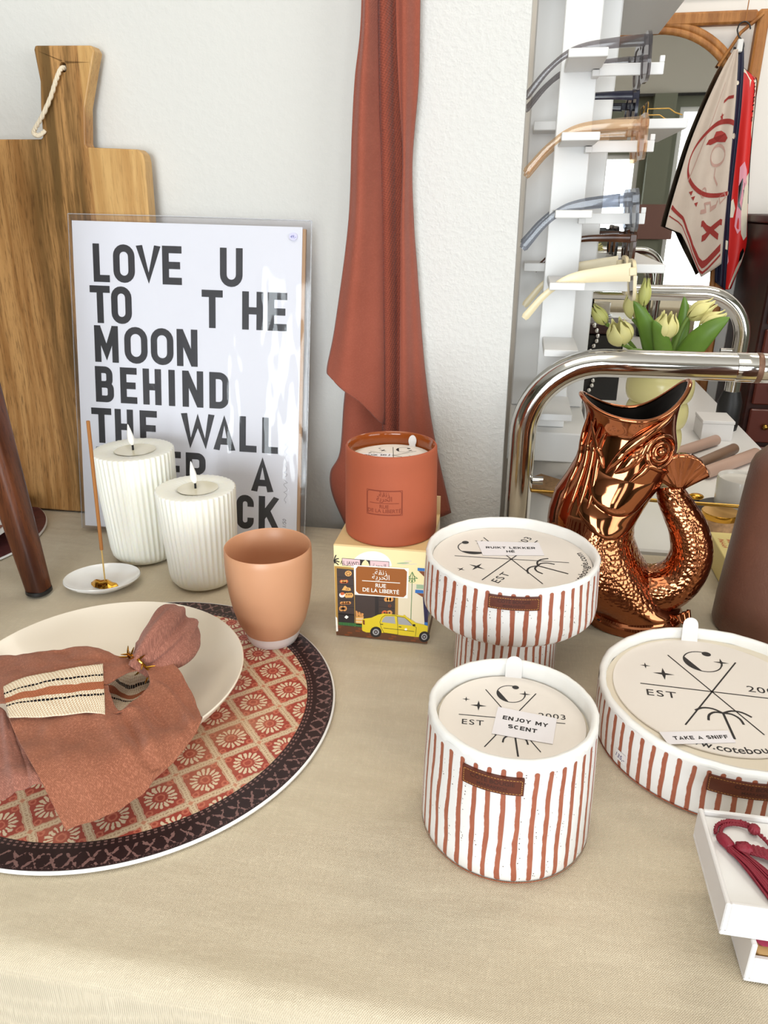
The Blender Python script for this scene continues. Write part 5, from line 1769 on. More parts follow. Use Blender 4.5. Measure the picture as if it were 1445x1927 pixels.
def skirt(mb, base, d, L, w, n=44, seed=1, droop=0.0):
    rnd = random.Random(seed)
    d = Vector(d).normalized()
    sdir = Vector((-d.y, d.x, 0))
    for i in range(n):
        f = (i + 0.5) / n * 2 - 1
        k = rnd.uniform(-1, 1)
        h = rnd.uniform(-0.0016, 0.0022)
        l = L * rnd.uniform(0.88, 1.04)
        e = Vector(base) + d * l + sdir * (f * w + k * 0.0012) + Vector((0, 0, h * 0.6 - droop))
        m1 = Vector(base) + d * (l * 0.45) + sdir * (f * w * 0.55 + k * 0.0006) + Vector((0, 0, h + 0.0012 - droop * 0.4))
        s0 = Vector(base) + sdir * (f * 0.0030) + Vector((0, 0, rnd.uniform(-0.0018, 0.0018)))
        mb.tube(smooth_path([tuple(s0), tuple(m1), tuple(e)], 8), 0.00058, 5)


tas = thing('tassel', 'burgundy tassel fanning across the upper white tray, nearest its left wall', 'tassel', (0.1480, 0.3780, 0.0302 + 0.0214), group='burgundy tassels')
mb = MB()
mb.tube([(-0.0020, 0.0048, 0.0030), (-0.0016, 0.0038, 0.0032), (0.0002, 0.0008, 0.0036), (0.0028, -0.0040, 0.0036), (0.0032, -0.0047, 0.0035)], [0.0020, 0.0029, 0.0036, 0.0032, 0.0026], 16, mod=lambda th, q: 1 + 0.08 * math.sin(8 * th + 9 * q))
mb.build('knotted_head', M['burgundy'], tas, smooth=80)
mb = MB()
skirt(mb, (0.0030, -0.0044, 0.0030), (0.56, -0.83, 0), 0.040, 0.0085, 60, 3, 0.0016)
mb.build('thread_skirt', M['burgundy'], tas, smooth=80)
tas2 = thing('tassel', 'burgundy tassel with woven knot and cord loop at the back of the tray', 'tassel', (0.1600, 0.3750, 0.0302 + 0.0214), group='burgundy tassels')
mb = MB()
mb.sphere((-0.002, -0.002, 0.0040), 0.0048, 22, 13, sc=(1.15, 0.95, 0.85))
mb.map(lambda x, y, z: (x + 0.0004 * math.sin(x * 2600), y + 0.0004 * math.sin(y * 2600 + x * 1500), z + 0.0003 * math.sin(x * 2400 + y * 2400)))
mb.build('woven_knot', M['burgundy'], tas2, smooth=80)
mb = MB()
for i in range(8):
    f = -1 + 2 * i / 7
    braid(mb, [(0.0018, -0.002 + f * 0.0030, 0.0042), (0.010, -0.0040 + f * 0.0034, 0.0046), (0.022, -0.0095 + f * 0.0040, 0.0034)], 0.0010, 26)
mb.build('thread_skirt', M['burgundy'], tas2, smooth=80)
mb = MB()
braid(mb, [(-0.0050, -0.0010, 0.0034), (-0.0090, 0.0010, 0.0020), (-0.0118, 0.0060, 0.0018), (-0.0118, 0.0120, 0.0018), (-0.0085, 0.0175, 0.0022), (-0.0020, 0.0200, 0.0024), (0.0045, 0.0190, 0.0028), (0.0088, 0.0158, 0.0034), (0.0140, 0.0095, 0.0026), (0.0170, 0.0010, 0.0030), (0.0220, -0.0050, 0.0040)], 0.0012, 130)
braid(mb, [(-0.0150, 0.0110, 0.0017), (-0.0128, 0.0170, 0.0020), (-0.0070, 0.0208, 0.0030), (0.0000, 0.0216, 0.0034), (0.0055, 0.0200, 0.0036), (0.0088, 0.0162, 0.0040)], 0.0012, 70)
mb.build('cord_loop', M['burgundy'], tas2, smooth=80)
mb = MB()
for i in range(5):
    a = i * PI / 5
    mb.tube([(0.0088 + 0.0026 * math.cos(q) * math.cos(a), 0.0158 + 0.0026 * math.cos(q) * math.sin(a), 0.0038 + 0.0024 * math.sin(q)) for q in [k * PI / 10 for k in range(21)]], 0.0012, 7, caps=False)
mb.build('slide_knot', M['burgundy'], tas2, smooth=80)

# ------------------------------------------------------------------ copper fish jug
JX, JY = 0.1450, 0.7550
jg = thing('fish_jug', 'shiny copper fish jug with open mouth and looped tail handle', 'jug', (JX, JY, 0.0))
# half outline of the body in the plane of the fish: z, left x, right x, half depth
BODY = [(0.0000, .0905, .1985, .0540), (0.0060, .0890, .2000, .0555), (0.0105, .0900, .1990, .0545), (0.0140, .0925, .1960, .0515), (0.0190, .0830, .1960, .0520),
        (0.0300, .0660, .1800, .0555), (0.0420, .0570, .1690, .0575), (0.0560, .0520, .1600, .0580), (0.0766, .0484, .1460, .0560), (0.0950, .0465, .1375, .0530), (0.1100, .0460, .1360, .0500),
        (0.1224, .0468, .1400, .0475), (0.1427, .0515, .1490, .0445), (0.1608, .0614, .1590, .0430), (0.1784, .0692, .1660, .0420), (0.1996, .0732, .1670, .0400), (0.2100, .0742, .1650, .0390)]


def bodyrow(z):
    for a, b in zip(BODY, BODY[1:]):
        if z <= b[0]:
            k = (z - a[0]) / (b[0] - a[0])
            k = k if a[0] < 0.02 else k
            return tuple(a[i] + (b[i] - a[i]) * k for i in (1, 2, 3))
    return BODY[-1][1:]


NJ = 96
cols = []
for i in range(NJ):
    th = 2 * PI * i / NJ
    c, s = math.cos(th), math.sin(th)
    row = []
    for z in [BODY[0][0], 0.003, 0.006, 0.0085, 0.0105, 0.0125, 0.014, 0.0165] + [0.019 + (0.196 - 0.019) * k / 44 for k in range(45)]:
        xl, xr, hd = bodyrow(z)
        row.append(((xl + xr) / 2 - JX + (xr - xl) / 2 * c, hd * s, z))
    pk = (0.262 if c > 0 else 0.2455)
    dip = 0.223 + (0.0075 if s < 0 else 0.0) * abs(s)
    zr = dip + (pk - dip) * abs(c) ** 2.1
    for k in range(1, 15):
        f = k / 14
        z = 0.196 + (zr - 0.196) * f
        if c > 0:
            xe = cr([(.1668,), (.1625,), (.1635,), (.1690,)], f)[0]
        else:
            xe = cr([(.0728,), (.0755,), (.0740,), (.0678,)], f)[0]
        xm = .1195
        x = xm + (xe - xm) * abs(c)
        y = (0.0405 - 0.0035 * math.sin(PI * f) + 0.002 * f * f) * s
        row.append((x - JX, y, z))
    cols.append(row)
mb = MB().grid(cols, uv=False, closed=True)
mb.f.append(tuple(i * len(cols[0]) for i in range(NJ))[::-1])
mb.mi.append(0)
mb.build('body', M['copper_scales'], jg, smooth=55)
rim = [r[-1] for r in cols]
ctr = Vector((.1195 - JX, 0, 0.23))
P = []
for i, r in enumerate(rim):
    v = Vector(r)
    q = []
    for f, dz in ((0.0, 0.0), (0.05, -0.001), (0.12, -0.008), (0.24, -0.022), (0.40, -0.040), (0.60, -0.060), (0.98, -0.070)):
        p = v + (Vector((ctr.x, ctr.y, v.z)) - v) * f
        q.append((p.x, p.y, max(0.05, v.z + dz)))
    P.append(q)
MB().grid(P, uv=False, closed=True, flip=True).build('inside', M['inside_shade'], jg, smooth=70)
MB().tube([r for r in rim] + [rim[0], rim[1]], 0.0023, 10, caps=False).build('lip', M['copper'], jg, smooth=80)


def jfront(x, z, d=0.0):
    """point on the front of the jug at plane position x, z"""
    if z > 0.196:
        f = (z - 0.196) / 0.06
        xl = .0735
        xr = .1645
        hd = 0.0390
    else:
        xl, xr, hd = bodyrow(z)
    a = max(-0.985, min(0.985, (x - (xl + xr) / 2) / ((xr - xl) / 2)))
    return Vector((x - JX, -hd * math.sqrt(1 - a * a) - d, z))


def relief(pts, rad, n=40, d=0.0, seg=12):
    """raised line modelled on the front of the jug, given in plane positions"""
    q = smooth_path(pts, n)
    m = len(rad) - 1
    rr = [cr([(r,) for r in rad], i / (n - 1))[0] for i in range(n)]
    return MB().tube([jfront(x, z, d) for x, z in q], rr, seg)


# tail that loops round to form the handle
tp = smooth_path([(.1100, .034), (.1400, .0330), (.1700, .0380), (.1890, .0545), (.1962, .0815), (.1900, .1075), (.1790, .1270), (.1690, .1430), (.1640, .1560)], 80)
tr = [cr([(.030,), (.0315,), (.0300,), (.0260,), (.0235,), (.0215,), (.0190,), (.0165,), (.0140,)], i / 79)[0] for i in range(80)]
MB().tube([(x - JX, -0.004 - 0.004 * math.sin(PI * i / 79), z) for i, (x, z) in enumerate(tp)], tr, 36, up=(0, 1, 0), sx=0.92).build('tail_handle', M['copper_tail'], jg, smooth=80)
# tail fin spreading against the head
P = []
for i in range(33):
    f = i / 32
    row = []
    for j in range(21):
        k = j / 20
        ang = math.radians(158 - 128 * f)
        r = 0.004 + 0.0305 * k * (1 + 0.10 * math.sin(f * PI))
        x = 0.1700 + r * math.cos(ang) * 0.88
        z = 0.1560 + r * math.sin(ang) * 1.05
        y = -0.0165 - 0.0045 * math.sin(f * PI) + 0.0006 * k * math.sin(f * 44) - 0.003 * k
        row.append((x - JX, y, z))
    P.append(row)
MB().grid(P, uv=False).build('tail_fin', M['copper'], jg, smooth=80, solid=0.0075)
# eye
ey = MB()
E0 = (0.1455, 0.1990)
for r, w in ((0.0135, 0.0026), (0.0080, 0.0022)):
    ey.tube([jfront(E0[0] + r * math.cos(a), E0[1] + r * 1.15 * math.sin(a), 0.0008) for a in [i * PI / 20 for i in range(42)]], w, 10, caps=False)
c = jfront(*E0, d=0.0005)
ey.sphere(tuple(c), 0.0052)
ey.build('eye', M['copper'], jg, smooth=80)
# brow and snout folds
relief([(.0960, .1760), (.1030, .1880), (.1150, .2040), (.1300, .2180), (.1480, .2330), (.1600, .2480)], [.001, .0042, .005, .005, .004, .001]).build('brow_fold', M['copper'], jg, smooth=80)
relief([(.1040, .1770), (.1130, .1850), (.1230, .1990), (.1290, .2060)], [.001, .0055, .0050, .001], seg=14).build('nostril_fold', M['copper'], jg, smooth=80)
relief([(.1100, .1800), (.1200, .1880), (.1270, .1960), (.1310, .2070), (.1400, .2150)], [.001, .0035, .0034, .0032, .001]).build('cheek_fold', M['copper'], jg, smooth=80)
relief([(.1200, .1700), (.1300, .1800), (.1360, .1860), (.1500, .1790), (.1590, .1750)], [.001, .0034, .0036, .0030, .001]).build('cheek_fold', M['copper'], jg, smooth=80)
relief([(.0790, .2230), (.0840, .2050), (.0900, .1900), (.0935, .1800)], [.001, .0030, .0034, .001]).build('jaw_fold', M['copper'], jg, smooth=80)


def plate(pts_top, pts_bot, bulge, n=36, m=16):
    """swollen gill plate between two plane curves"""
    a, b = smooth_path(pts_top, n), smooth_path(pts_bot, n)
    P = []
    for i in range(n):
        f = i / (n - 1)
        row = []
        for j in range(m):
            k = j / (m - 1)
            x, z = a[i][0] + (b[i][0] - a[i][0]) * k, a[i][1] + (b[i][1] - a[i][1]) * k
            h = bulge * (k ** 0.8) * math.sqrt(max(0, 1 - k ** 6)) * (math.sin(PI * min(1, max(0, f))) ** 0.5) - 0.0005
            row.append(jfront(x, z, h))
        P.append(row)
    return MB().grid(P, uv=False)


plate([(.0830, .1840), (.0960, .1760), (.1150, .1720), (.1330, .1680), (.1460, .1700)], [(.0780, .1620), (.0890, .1430), (.1080, .1330), (.1290, .1340), (.1440, .1530)], 0.0080).build('gill_plate', M['copper'], jg, smooth=80)
plate([(.0700, .1560), (.0830, .1480), (.1020, .1360), (.1260, .1340), (.1400, .1420)], [(.0720, .1330), (.0850, .1180), (.1050, .1080), (.1250, .1110), (.1390, .1280)], 0.0062).build('gill_plate', M['copper'], jg, smooth=80)
# long pleats down the back of the head
for k in range(4):
    x = .0735 + .0052 * k
    relief([(x + .003, .2320 - .006 * k), (x, .2050), (x - .002, .1800), (x - .010 + .002 * k, .1560), (x - .018 + .003 * k, .1300)], [.0008, .0024, .0028, .0026, .0008]).build('gill_pleat', M['copper'], jg, smooth=80)
# small fin over the foot
P = [[(.1800 - JX + .018 * f + .003 * k, -0.030 - 0.005 * k + 0.0012 * math.sin(f * 26), .0150 + .012 * f * (1 - k) + .008 * k * (1 - f) - .006 * k) for k in [j / 8 for j in range(9)]] for f in [i / 24 for i in range(25)]]
MB().grid(P, uv=False).build('foot_fin', M['copper'], jg, smooth=80, solid=0.004)

# ------------------------------------------------------------------ brown stoneware bottle
bo = thing('bottle', 'matt brown stoneware bottle at the right edge behind the wide candle', 'bottle', (0.2915, 0.7500, 0.0))
MB().lathe([(0, 0), (0.056, 0), (0.0595, 0.0015), (0.0605, 0.005), (0.0600, 0.03), (0.0560, 0.10), (0.0530, 0.160), (0.0515, 0.180), (0.0490, 0.1875), (0.040, 0.198), (0.026, 0.213), (0.0185, 0.222),
            (0.0160, 0.235), (0.0158, 0.262), (0.0180, 0.268), (0.0160, 0.270), (0.0120, 0.268), (0.0115, 0.23), (0, 0.225)], 96).build('body', M['bottle'], bo, smooth=50)

# ------------------------------------------------------------------ chrome tube rack standing behind the table
def arch(x0, x1, y, ztop, zbot, rb, r):
    p = [(x0, y, zbot), (x0, y, (zbot + ztop - rb) / 2)]
    p += [(x0 + rb - rb * math.cos(a), y, ztop - rb + rb * math.sin(a)) for a in [i * PI / 32 for i in range(17)]]
    k = 12
    p += [(x0 + rb + (x1 - x0 - 2 * rb) * i / k, y, ztop) for i in range(1, k)]
    p += [(x1 - rb + rb * math.sin(a), y, ztop - rb + rb * math.cos(a)) for a in [i * PI / 32 for i in range(17)]]
    p += [(x1, y, (zbot + ztop - rb) / 2), (x1, y, zbot)]
    return MB().tube(p, r, 24)


tb = thing('chrome_rack', 'chrome tube rack with rusty joint arching behind the copper jug', 'rack', (0.1650, 0.9560, -0.75))
U = lambda mb: mb.map(lambda x, y, z: (x - 0.165, y - 0.956, z + 0.75))
FRX = 0.60
U(arch(0.0170, FRX, 0.9560, 0.2390, -0.735, 0.095, 0.0172)).build('front_arch', M['chrome'], tb, smooth=60)
U(MB().lathe([(0.0173, -0.004), (0.0181, -0.003), (0.0183, 0.0), (0.0181, 0.003), (0.0173, 0.004)], 28).map(lambda x, y, z: (0.2890 + z, 0.956 + x, 0.2390 + y))).build('welded_seam', M['rust'], tb, smooth=50)
U(MB().lathe([(0.0172, -0.026), (0.0178, -0.025), (0.0178, 0.03), (0.0172, 0.031)], 28).map(lambda x, y, z: (0.2890 + z, 0.956 + x, 0.2390 + y))).build('joint_sleeve', M['chrome'], tb, smooth=50)
U(MB().tube([(0.0340, 0.9560, 0.0790), (0.0480, 0.9560, 0.0790)], 0.0055, 14)).build('peg', M['chrome'], tb, smooth=60)
U(MB().tube([(0.0240, 0.9570, 0.0640), (0.20, 0.9570, 0.0600), (FRX, 0.9570, 0.0560)], 0.0026, 10)).build('brass_rail', M['brass'], tb, smooth=60)
for x in (0.0170, FRX):
    U(MB().lathe([(0, -0.75), (0.021, -0.75), (0.021, -0.735), (0.0185, -0.715), (0, -0.715)], 24, cx=x, cy=0.956)).build('foot', M['black_rubber'], tb, smooth=50)
tb2 = thing('chrome_rack', 'smaller chrome tube arch with black rubber foot behind the tulips', 'rack', (0.2500, 1.6300, -0.02))
U2 = lambda mb: mb.map(lambda x, y, z: (x - 0.25, y - 1.63, z + 0.02))
U2(arch(0.0300, 0.4520, 1.6300, 0.2570, 0.0250, 0.090, 0.0155)).build('arch', M['chrome'], tb2, smooth=60)
for x in (0.0300, 0.4520):
    U2(MB().lathe([(0, -0.02), (0.022, -0.02), (0.024, -0.005), (0.024, 0.040), (0.017, 0.062), (0, 0.062)], 24, cx=x, cy=1.63)).build('rubber_foot', M['black_rubber'], tb2, smooth=50)
U2(MB().tube([(0.4380, 1.63, 0.1450), (0.4150, 1.63, 0.1450)], 0.005, 12)).build('peg', M['chrome'], tb2, smooth=60)

# ------------------------------------------------------------------ white counter beyond the table
ct = thing('counter', 'long white counter behind the table carrying the tulips and candles', 'counter', (0.235, 1.53, -0.75))
MB().bbox(-0.235, 0.255, -0.555, 0.70, 0.700, 0.730, 0.003).build('counter_top', M['white'], ct, smooth=0)
MB().bbox(-0.215, 0.235, -0.52, 0.68, 0.0, 0.699, 0.003).build('base_cabinet', M['white'], ct, smooth=0)
CZ = -0.02

# ------------------------------------------------------------------ eyewear display
ed = thing('eyewear_display', 'tall white eyewear display with a narrow spine and stepped shelves beside the wall', 'display stand', (0.055, 1.22, CZ))
E = lambda mb: mb.map(lambda x, y, z: (x - 0.055, y - 1.22, z - CZ))
E(MB().bbox(-0.002, 0.112, 1.215, 1.235, 0.1165, 1.10, 0.002)).build('back_panel', M['white'], ed, smooth=0)
E(MB().bbox(0.0325, 0.0775, 1.090, 1.108, 0.1165, 1.10, 0.001)).build('spine', M['white'], ed, smooth=0)
E(MB().bbox(-0.002, 0.120, 1.340, 1.50, CZ, 0.0715, 0.002)).build('base_block', M['white'], ed, smooth=0)
E(MB().bbox(-0.002, 0.112, 1.060, 1.50, 0.072, 0.116, 0.002)).build('base_slab', M['white'], ed, smooth=0)
BZ = [0.580, 0.496, 0.412, 0.328, 0.245, 0.160]
for z in BZ:
    mb = MB()
    mb.bbox(0.0365, 0.0800, 0.985, 1.0898, z - 0.006, z + 0.003, 0.0008)
    mb.bbox(0.0365, 0.0800, 1.1082, 1.20, z - 0.006, z + 0.003, 0.0008)
    if z > 0.3:
        mb.bbox(0.078, 0.1530, 1.066, 1.0705, z - 0.014, z - 0.001, 0.0006)
        mb.bbox(0.1470, 0.1530, 1.066, 1.0705, z - 0.001, z + 0.006, 0.0006)
        mb.bbox(0.070, 0.0785, 1.066, 1.0898, z - 0.014, z - 0.007, 0.0006)
    E(mb).build('bracket', M['white'], ed, smooth=0)
for z, x1, dp in ((0.690, 0.200, 0.34), (0.5215, 0.206, 0.24), (0.3365, 0.203, 0.30)):
    E(MB().bbox(0.004, x1, 1.160, 1.214, z - 0.006, z + 0.006, 0.001).bbox(0.113, x1, 1.2135, 1.160 + dp, z - 0.006, z + 0.006, 0.001)).build('shelf', M['white'], ed, smooth=0)


# ------------------------------------------------------------------ sunglasses
def roundrect(cy, cz, w, h, r, n=6, tilt=0.0):
    o = []
    for sx, sz, a0 in ((1, 1, 0), (-1, 1, 90), (-1, -1, 180), (1, -1, 270)):
        for i in range(n + 1):
            a = math.radians(a0 + 90 * i / n)
            y = cy + sx * (w / 2 - r) + r * math.cos(a)
            z = cz + sz * (h / 2 - r) + r * math.sin(a)
            o.append((y, z + tilt * (y - cy)))
    return o


def glasses(label, frame, lens, loc, rz=0.0, depth=0.004, tw=0.0075, lens_h=0.040, drop=0.046, thick=0.0032, taper=0.5, group='sunglasses on the display', pitch=0.0):
    """front lies in the plane x = 0, temples run towards -x; z = 0 is the temple line"""
    g = thing('sunglasses', label, 'sunglasses', loc, rz, group)
    if pitch:
        g.rotation_euler = (0, pitch, rz)
    fr = MB()
    for s in (-1, 1):
        out = roundrect(s * 0.0355, -0.0125, 0.060, lens_h + 0.010, 0.017)
        inn = roundrect(s * 0.0355, -0.0125, 0.051, lens_h, 0.014)
        n = len(out)
        for x, fl in ((depth / 2, False), (-depth / 2, True)):
            b = len(fr.v)
            fr.v += [(x, *q) for q in out] + [(x, *q) for q in inn]
            for i in range(n):
                j = (i + 1) % n
                q = (b + i, b + j, b + n + j, b + n + i)
                fr.f.append(q[::-1] if fl else q)
                fr.mi.append(0)
        for loop, fl in ((out, False), (inn, True)):
            b = len(fr.v)
            fr.v += [(depth / 2, *q) for q in loop] + [(-depth / 2, *q) for q in loop]
            for i in range(n):
                j = (i + 1) % n
                q = (b + i, b + n + i, b + n + j, b + j)
                fr.f.append(q[::-1] if fl else q)
                fr.mi.append(0)
    fr.bbox(-depth / 2, depth / 2, -0.0065, 0.0065, -0.0045, 0.0025, 0.001)
    for s in (-1, 1):
        fr.bbox(-0.008, depth / 2 - 0.0005, s * 0.0680 - 0.003, s * 0.0680 + 0.003, -0.0045, 0.0055, 0.001)
    fr.build('front_frame', frame, g, smooth=35)
    for s in (-1, 1):
        lo = roundrect(s * 0.0355, -0.0125, 0.0508, lens_h - 0.0002, 0.014)
        mb = MB()
        mb.prism(lo, -0.0008, 0.0008)
        mb.map(lambda y, z, x: (x, y, z))
        mb.build('lens', lens, g, smooth=0)
    for s in (-1, 1):
        pts = smooth_path([(-0.006, s * 0.0685, 0.0), (-0.035, s * 0.0690, 0.0003), (-0.070, s * 0.0690, -0.0008), (-0.092, s * 0.0685, -0.0065), (-0.112, s * 0.0675, -0.020), (-0.128, s * 0.066, -0.036), (-0.1375, s * 0.065, -drop)], 40)
        mb = MB()
        P = []
        for i, p in enumerate(pts):
            f = i / 39
            h = tw * (1 - (1 - taper) * min(1, f * 1.7)) * (1 + 0.9 * max(0, f - 0.6)) / 1.0
            t0 = Vector(pts[max(0, i - 1)])
            t1 = Vector(pts[min(39, i + 1)])
            d = (t1 - t0).normalized()
            up = Vector((d.z, 0, -d.x)) if d.x < 0 else Vector((-d.z, 0, d.x))
            up = up.normalized()
            if up.z < 0:
                up = -up
            side = Vector((0, 1, 0))
            if f > 0.96:
                h *= 0.75
            c = Vector(p)
            P.append([c + up * (h * a) + side * (thick / 2 * b) for a, b in ((1, .6), (1, -.6), (.7, -1), (-.7, -1), (-1, -.6), (-1, .6), (-.7, 1), (.7, 1))])
        b0 = len(mb.v)
        for r in P:
            mb.v += [tuple(q) for q in r]
        for i in range(39):
            for k in range(8):
                k2 = (k + 1) % 8
                mb.f.append((b0 + i * 8 + k, b0 + i * 8 + k2, b0 + (i + 1) * 8 + k2, b0 + (i + 1) * 8 + k))
                mb.mi.append(0)
        mb.f += [tuple(b0 + k for k in range(8))[::-1], tuple(b0 + 39 * 8 + k for k in range(8))]
        mb.mi += [0, 0]
        mb.build('temple', frame, g, smooth=40)
    return g


BK = 0.003
glasses('smoky grey transparent sunglasses, topmost on the display', M['smoke'], M['smoke_lens'], (0.1260, 1.0680, 0.580 + BK + 0.0080), pitch=math.radians(-3.5), tw=0.0062)
glasses('champagne brown transparent sunglasses, second from the top of the display', M['champagne'], M['champagne_lens'], (0.1330, 1.0680, 0.496 + BK + 0.0095), pitch=math.radians(-2.5), tw=0.0075)
glasses('pale blue grey transparent sunglasses, on the middle bracket of the display', M['bluegrey'], M['bluegrey_lens'], (0.1330, 1.0680, 0.412 + BK + 0.0125), pitch=math.radians(-5), tw=0.0085)
glasses('ivory sunglasses with wide flat temples, lowest on the display', M['ivory'], M['brown_lens'], (0.1400, 1.0680, 0.328 + BK + 0.0135), pitch=math.radians(-6), tw=0.0115, taper=0.33)
glasses('dark navy sunglasses on the upper white shelf of the display', M['navy_frame'], M['dark_lens'], (0.1450, 1.285, 0.5285 + 0.0335), tw=0.006)
glasses('tortoiseshell sunglasses on the lower white shelf of the display, in front of the black pair', M['tortoise'], M['brown_lens'], (0.1580, 1.234, 0.3435 + 0.0335), tw=0.006)
glasses('black sunglasses on the lower white shelf of the display, behind the tortoiseshell pair', M['black'], M['dark_lens'], (0.1500, 1.380, 0.3435 + 0.0335), tw=0.007)
gw = thing('reading_glasses', 'thin gold wire glasses at the right end of the upper white shelf', 'glasses', (0.1560, 1.215, 0.5280), rz=-PI / 2, group='sunglasses on the display')
mb = MB()
for s in (-1, 1):
    q = roundrect(s * 0.024, 0.012, 0.040, 0.022, 0.0085)
    q = q + [q[0]]
    mb.tube([(y * 0.9 - 0.012, 0, z) for y, z in q], 0.0008, 8, caps=False)
mb.tube([(-0.016, 0, 0.016), (-0.012, -0.001, 0.018), (-0.008, 0, 0.016)], 0.0008, 8)
mb.build('wire_frame', M['brass'], gw, smooth=80)
for s in (-1, 1):
    lo = roundrect(s * 0.024, 0.012, 0.0395, 0.0215, 0.0083)
    MB().prism(lo, -0.0004, 0.0004).map(lambda y, z, x: (y * 0.9 - 0.012, x, z)).build('lens', M['glass'], gw, smooth=0)
for s in (-1, 1):
    MB().tube([(-0.012 + s * 0.0395, 0, 0.014), (-0.012 + s * 0.040, 0.028, 0.014), (-0.012 + s * 0.0395, 0.036, 0.009), (-0.012 + s * 0.039, 0.046, 0.006)], 0.0008, 8).build('temple', M['brass'], gw, smooth=80)

# ------------------------------------------------------------------ rattan mirror against the far wall
mi_ = thing('mirror', 'tall arched mirror in a rectangular rattan frame against the far wall', 'mirror', (0.30, 2.270, -0.75))
ZC = 0.60 + 0.75
ar = 0.217
o_ = [(ar * math.cos(a), ZC + ar * math.sin(a)) for a in [i * PI / 40 for i in range(41)]]
MB().prism([(x, z) for x, z in o_ + [(-ar, 0.05), (ar, 0.05)]], 0.0, 0.006).map(lambda x, z, y: (x, -y - 0.016, z)).build('mirror_glass', M['mirror'], mi_, smooth=0)
for r in (ar + 0.006, ar + 0.020):
    MB().tube([(r, -0.020, 0.05)] + [(r * math.cos(a), -0.020, ZC + r * math.sin(a)) for a in [i * PI / 40 for i in range(41)]] + [(-r, -0.020, 0.05)], 0.0095, 12).build('rattan_arch', M['rattan'], mi_, smooth=60)
hw = 0.240
TOP = 0.86 + 0.75
for x in (-hw, hw):
    MB().bbox(x - 0.0135, x + 0.0135, -0.030, 0.0, 0.0, TOP, 0.005).build('frame_post', M['rattan'], mi_, smooth=40)
MB().bbox(-hw + .0136, hw - .0136, -0.030, 0.0, TOP - 0.030, TOP - 0.001, 0.005).build('frame_rail', M['rattan'], mi_, smooth=40)
MB().bbox(-hw + .0136, hw - .0136, -0.030, 0.0, 0.015, 0.045, 0.005).build('frame_rail', M['rattan'], mi_, smooth=40)
MB().tube([(0.235, -0.034, TOP - 0.012), (0.190, -0.036, TOP - 0.05), (0.150, -0.034, TOP - 0.12)], 0.004, 8).build('corner_binding', M['rattan'], mi_, smooth=60)

# ------------------------------------------------------------------ dark drawer cabinet at the far right
cab = thing('apothecary_cabinet', 'dark mahogany drawer cabinet at the far right edge', 'cabinet', (0.90, 2.10, -0.75))
MB().bbox(-0.308, 0.5, -0.10, 0.19, 0.0, 1.13, 0.004).build('carcass', M['cabinet'], cab, smooth=0)
for k in range(8):
    z = 0.30 + 0.10 * k
    for c in range(3):
        x = -0.295 + 0.26 * c
        d = MB().bbox(x, x + 0.25, -0.112, -0.1005, z, z + 0.088, 0.003).build('drawer', mat('mahogany_drawer', (92, 36, 22), 0.35) if not (k or c) else bpy.data.materials['mahogany_drawer'], cab, smooth=0)
        for q in (0.04, 0.21):
            MB().sphere((x + q, -0.119, z + 0.044), 0.008).build('knob', M['brass'], d)
MB().bbox(-0.32, 0.51, -0.12, 0.195, 1.131, 1.150, 0.003).build('cornice', M['cabinet'], cab, smooth=0)

# ------------------------------------------------------------------ scarves on a hook in front of the mirror
hk = thing('hook', 'black metal S hook carrying the scarves in front of the rattan mirror', 'hook', (0.4905, 2.214, 0.763))
mb = MB()
hp = smooth_path([(-0.014, 0, 0.050), (-0.010, 0, 0.062), (0.002, 0, 0.066), (0.012, 0, 0.060), (0.016, 0, 0.050)], 24)
hp2 = smooth_path([(-0.014, 0, 0.050), (-0.008, 0, 0.036), (0.004, 0, 0.024), (0.006, 0, 0.010), (-0.002, 0, 0.000), (-0.012, 0, 0.004), (-0.015, 0, 0.014)], 30)
mb.tube(hp, 0.0018, 10)
mb.tube(hp2, 0.0018, 10)
mb.build('wire_hook', M['black'], hk, smooth=80)
MB().tube([(0.002, 0, 0.0675), (0.004, 0, 0.6), (0.006, 0, 1.165)], 0.0012, 8).build('cord', M['rattan'], hk, smooth=80)
MB().bbox(-0.010, 0.004, -0.006, 0.004, 0.002, 0.030, 0.002).build('peg_clip', M['white'], hk, smooth=0)


class Cloth:
    """hanging cloth between two edge polylines (x, z); pleats give it depth about y0"""
    def __init__(s, L, R, y0, amp, fr, ph, tip=0.0, tpos=0.7):
        s.__dict__.update(locals())

    def pt(s, a, b, d=0.0):
        l, r = cr(s.L, b), cr(s.R, b)
        x, z = l[0] + (r[0] - l[0]) * a, l[1] + (r[1] - l[1]) * a
        z -= s.tip * max(0, 1 - abs(a - s.tpos) / 0.45) * max(0, b - 0.8) / 0.2
        y = s.y0 + s.amp * min(1, b * 2 + .15) * math.sin(a * s.fr + s.ph) - d
        return (x, y, z)

    def grid(s, n=40, m=60):
        return [[s.pt(i / (n - 1), j / (m - 1)) for j in range(m)] for i in range(n)]

    def print_line(s, mb, pts, w, d=0.0015, closed=False):
        b = len(mb.v)
        q = []
        for i in range(len(pts) - (0 if closed else 1)):
            p0, p1 = pts[i], pts[(i + 1) % len(pts)]
            for k in range(4):
                q.append((p0[0] + (p1[0] - p0[0]) * k / 4, p0[1] + (p1[1] - p0[1]) * k / 4))
        if not closed:
            q.append(pts[-1])
        mb.stroke(q, w, 0, 0, closed)
        mb.map(lambda x, y, z: s.pt(x, y, d), b)

    def print_fill(s, mb, pts, d=0.0018):
        mb.add([s.pt(x, y, d) for x, y in pts], [tuple(range(len(pts)))])


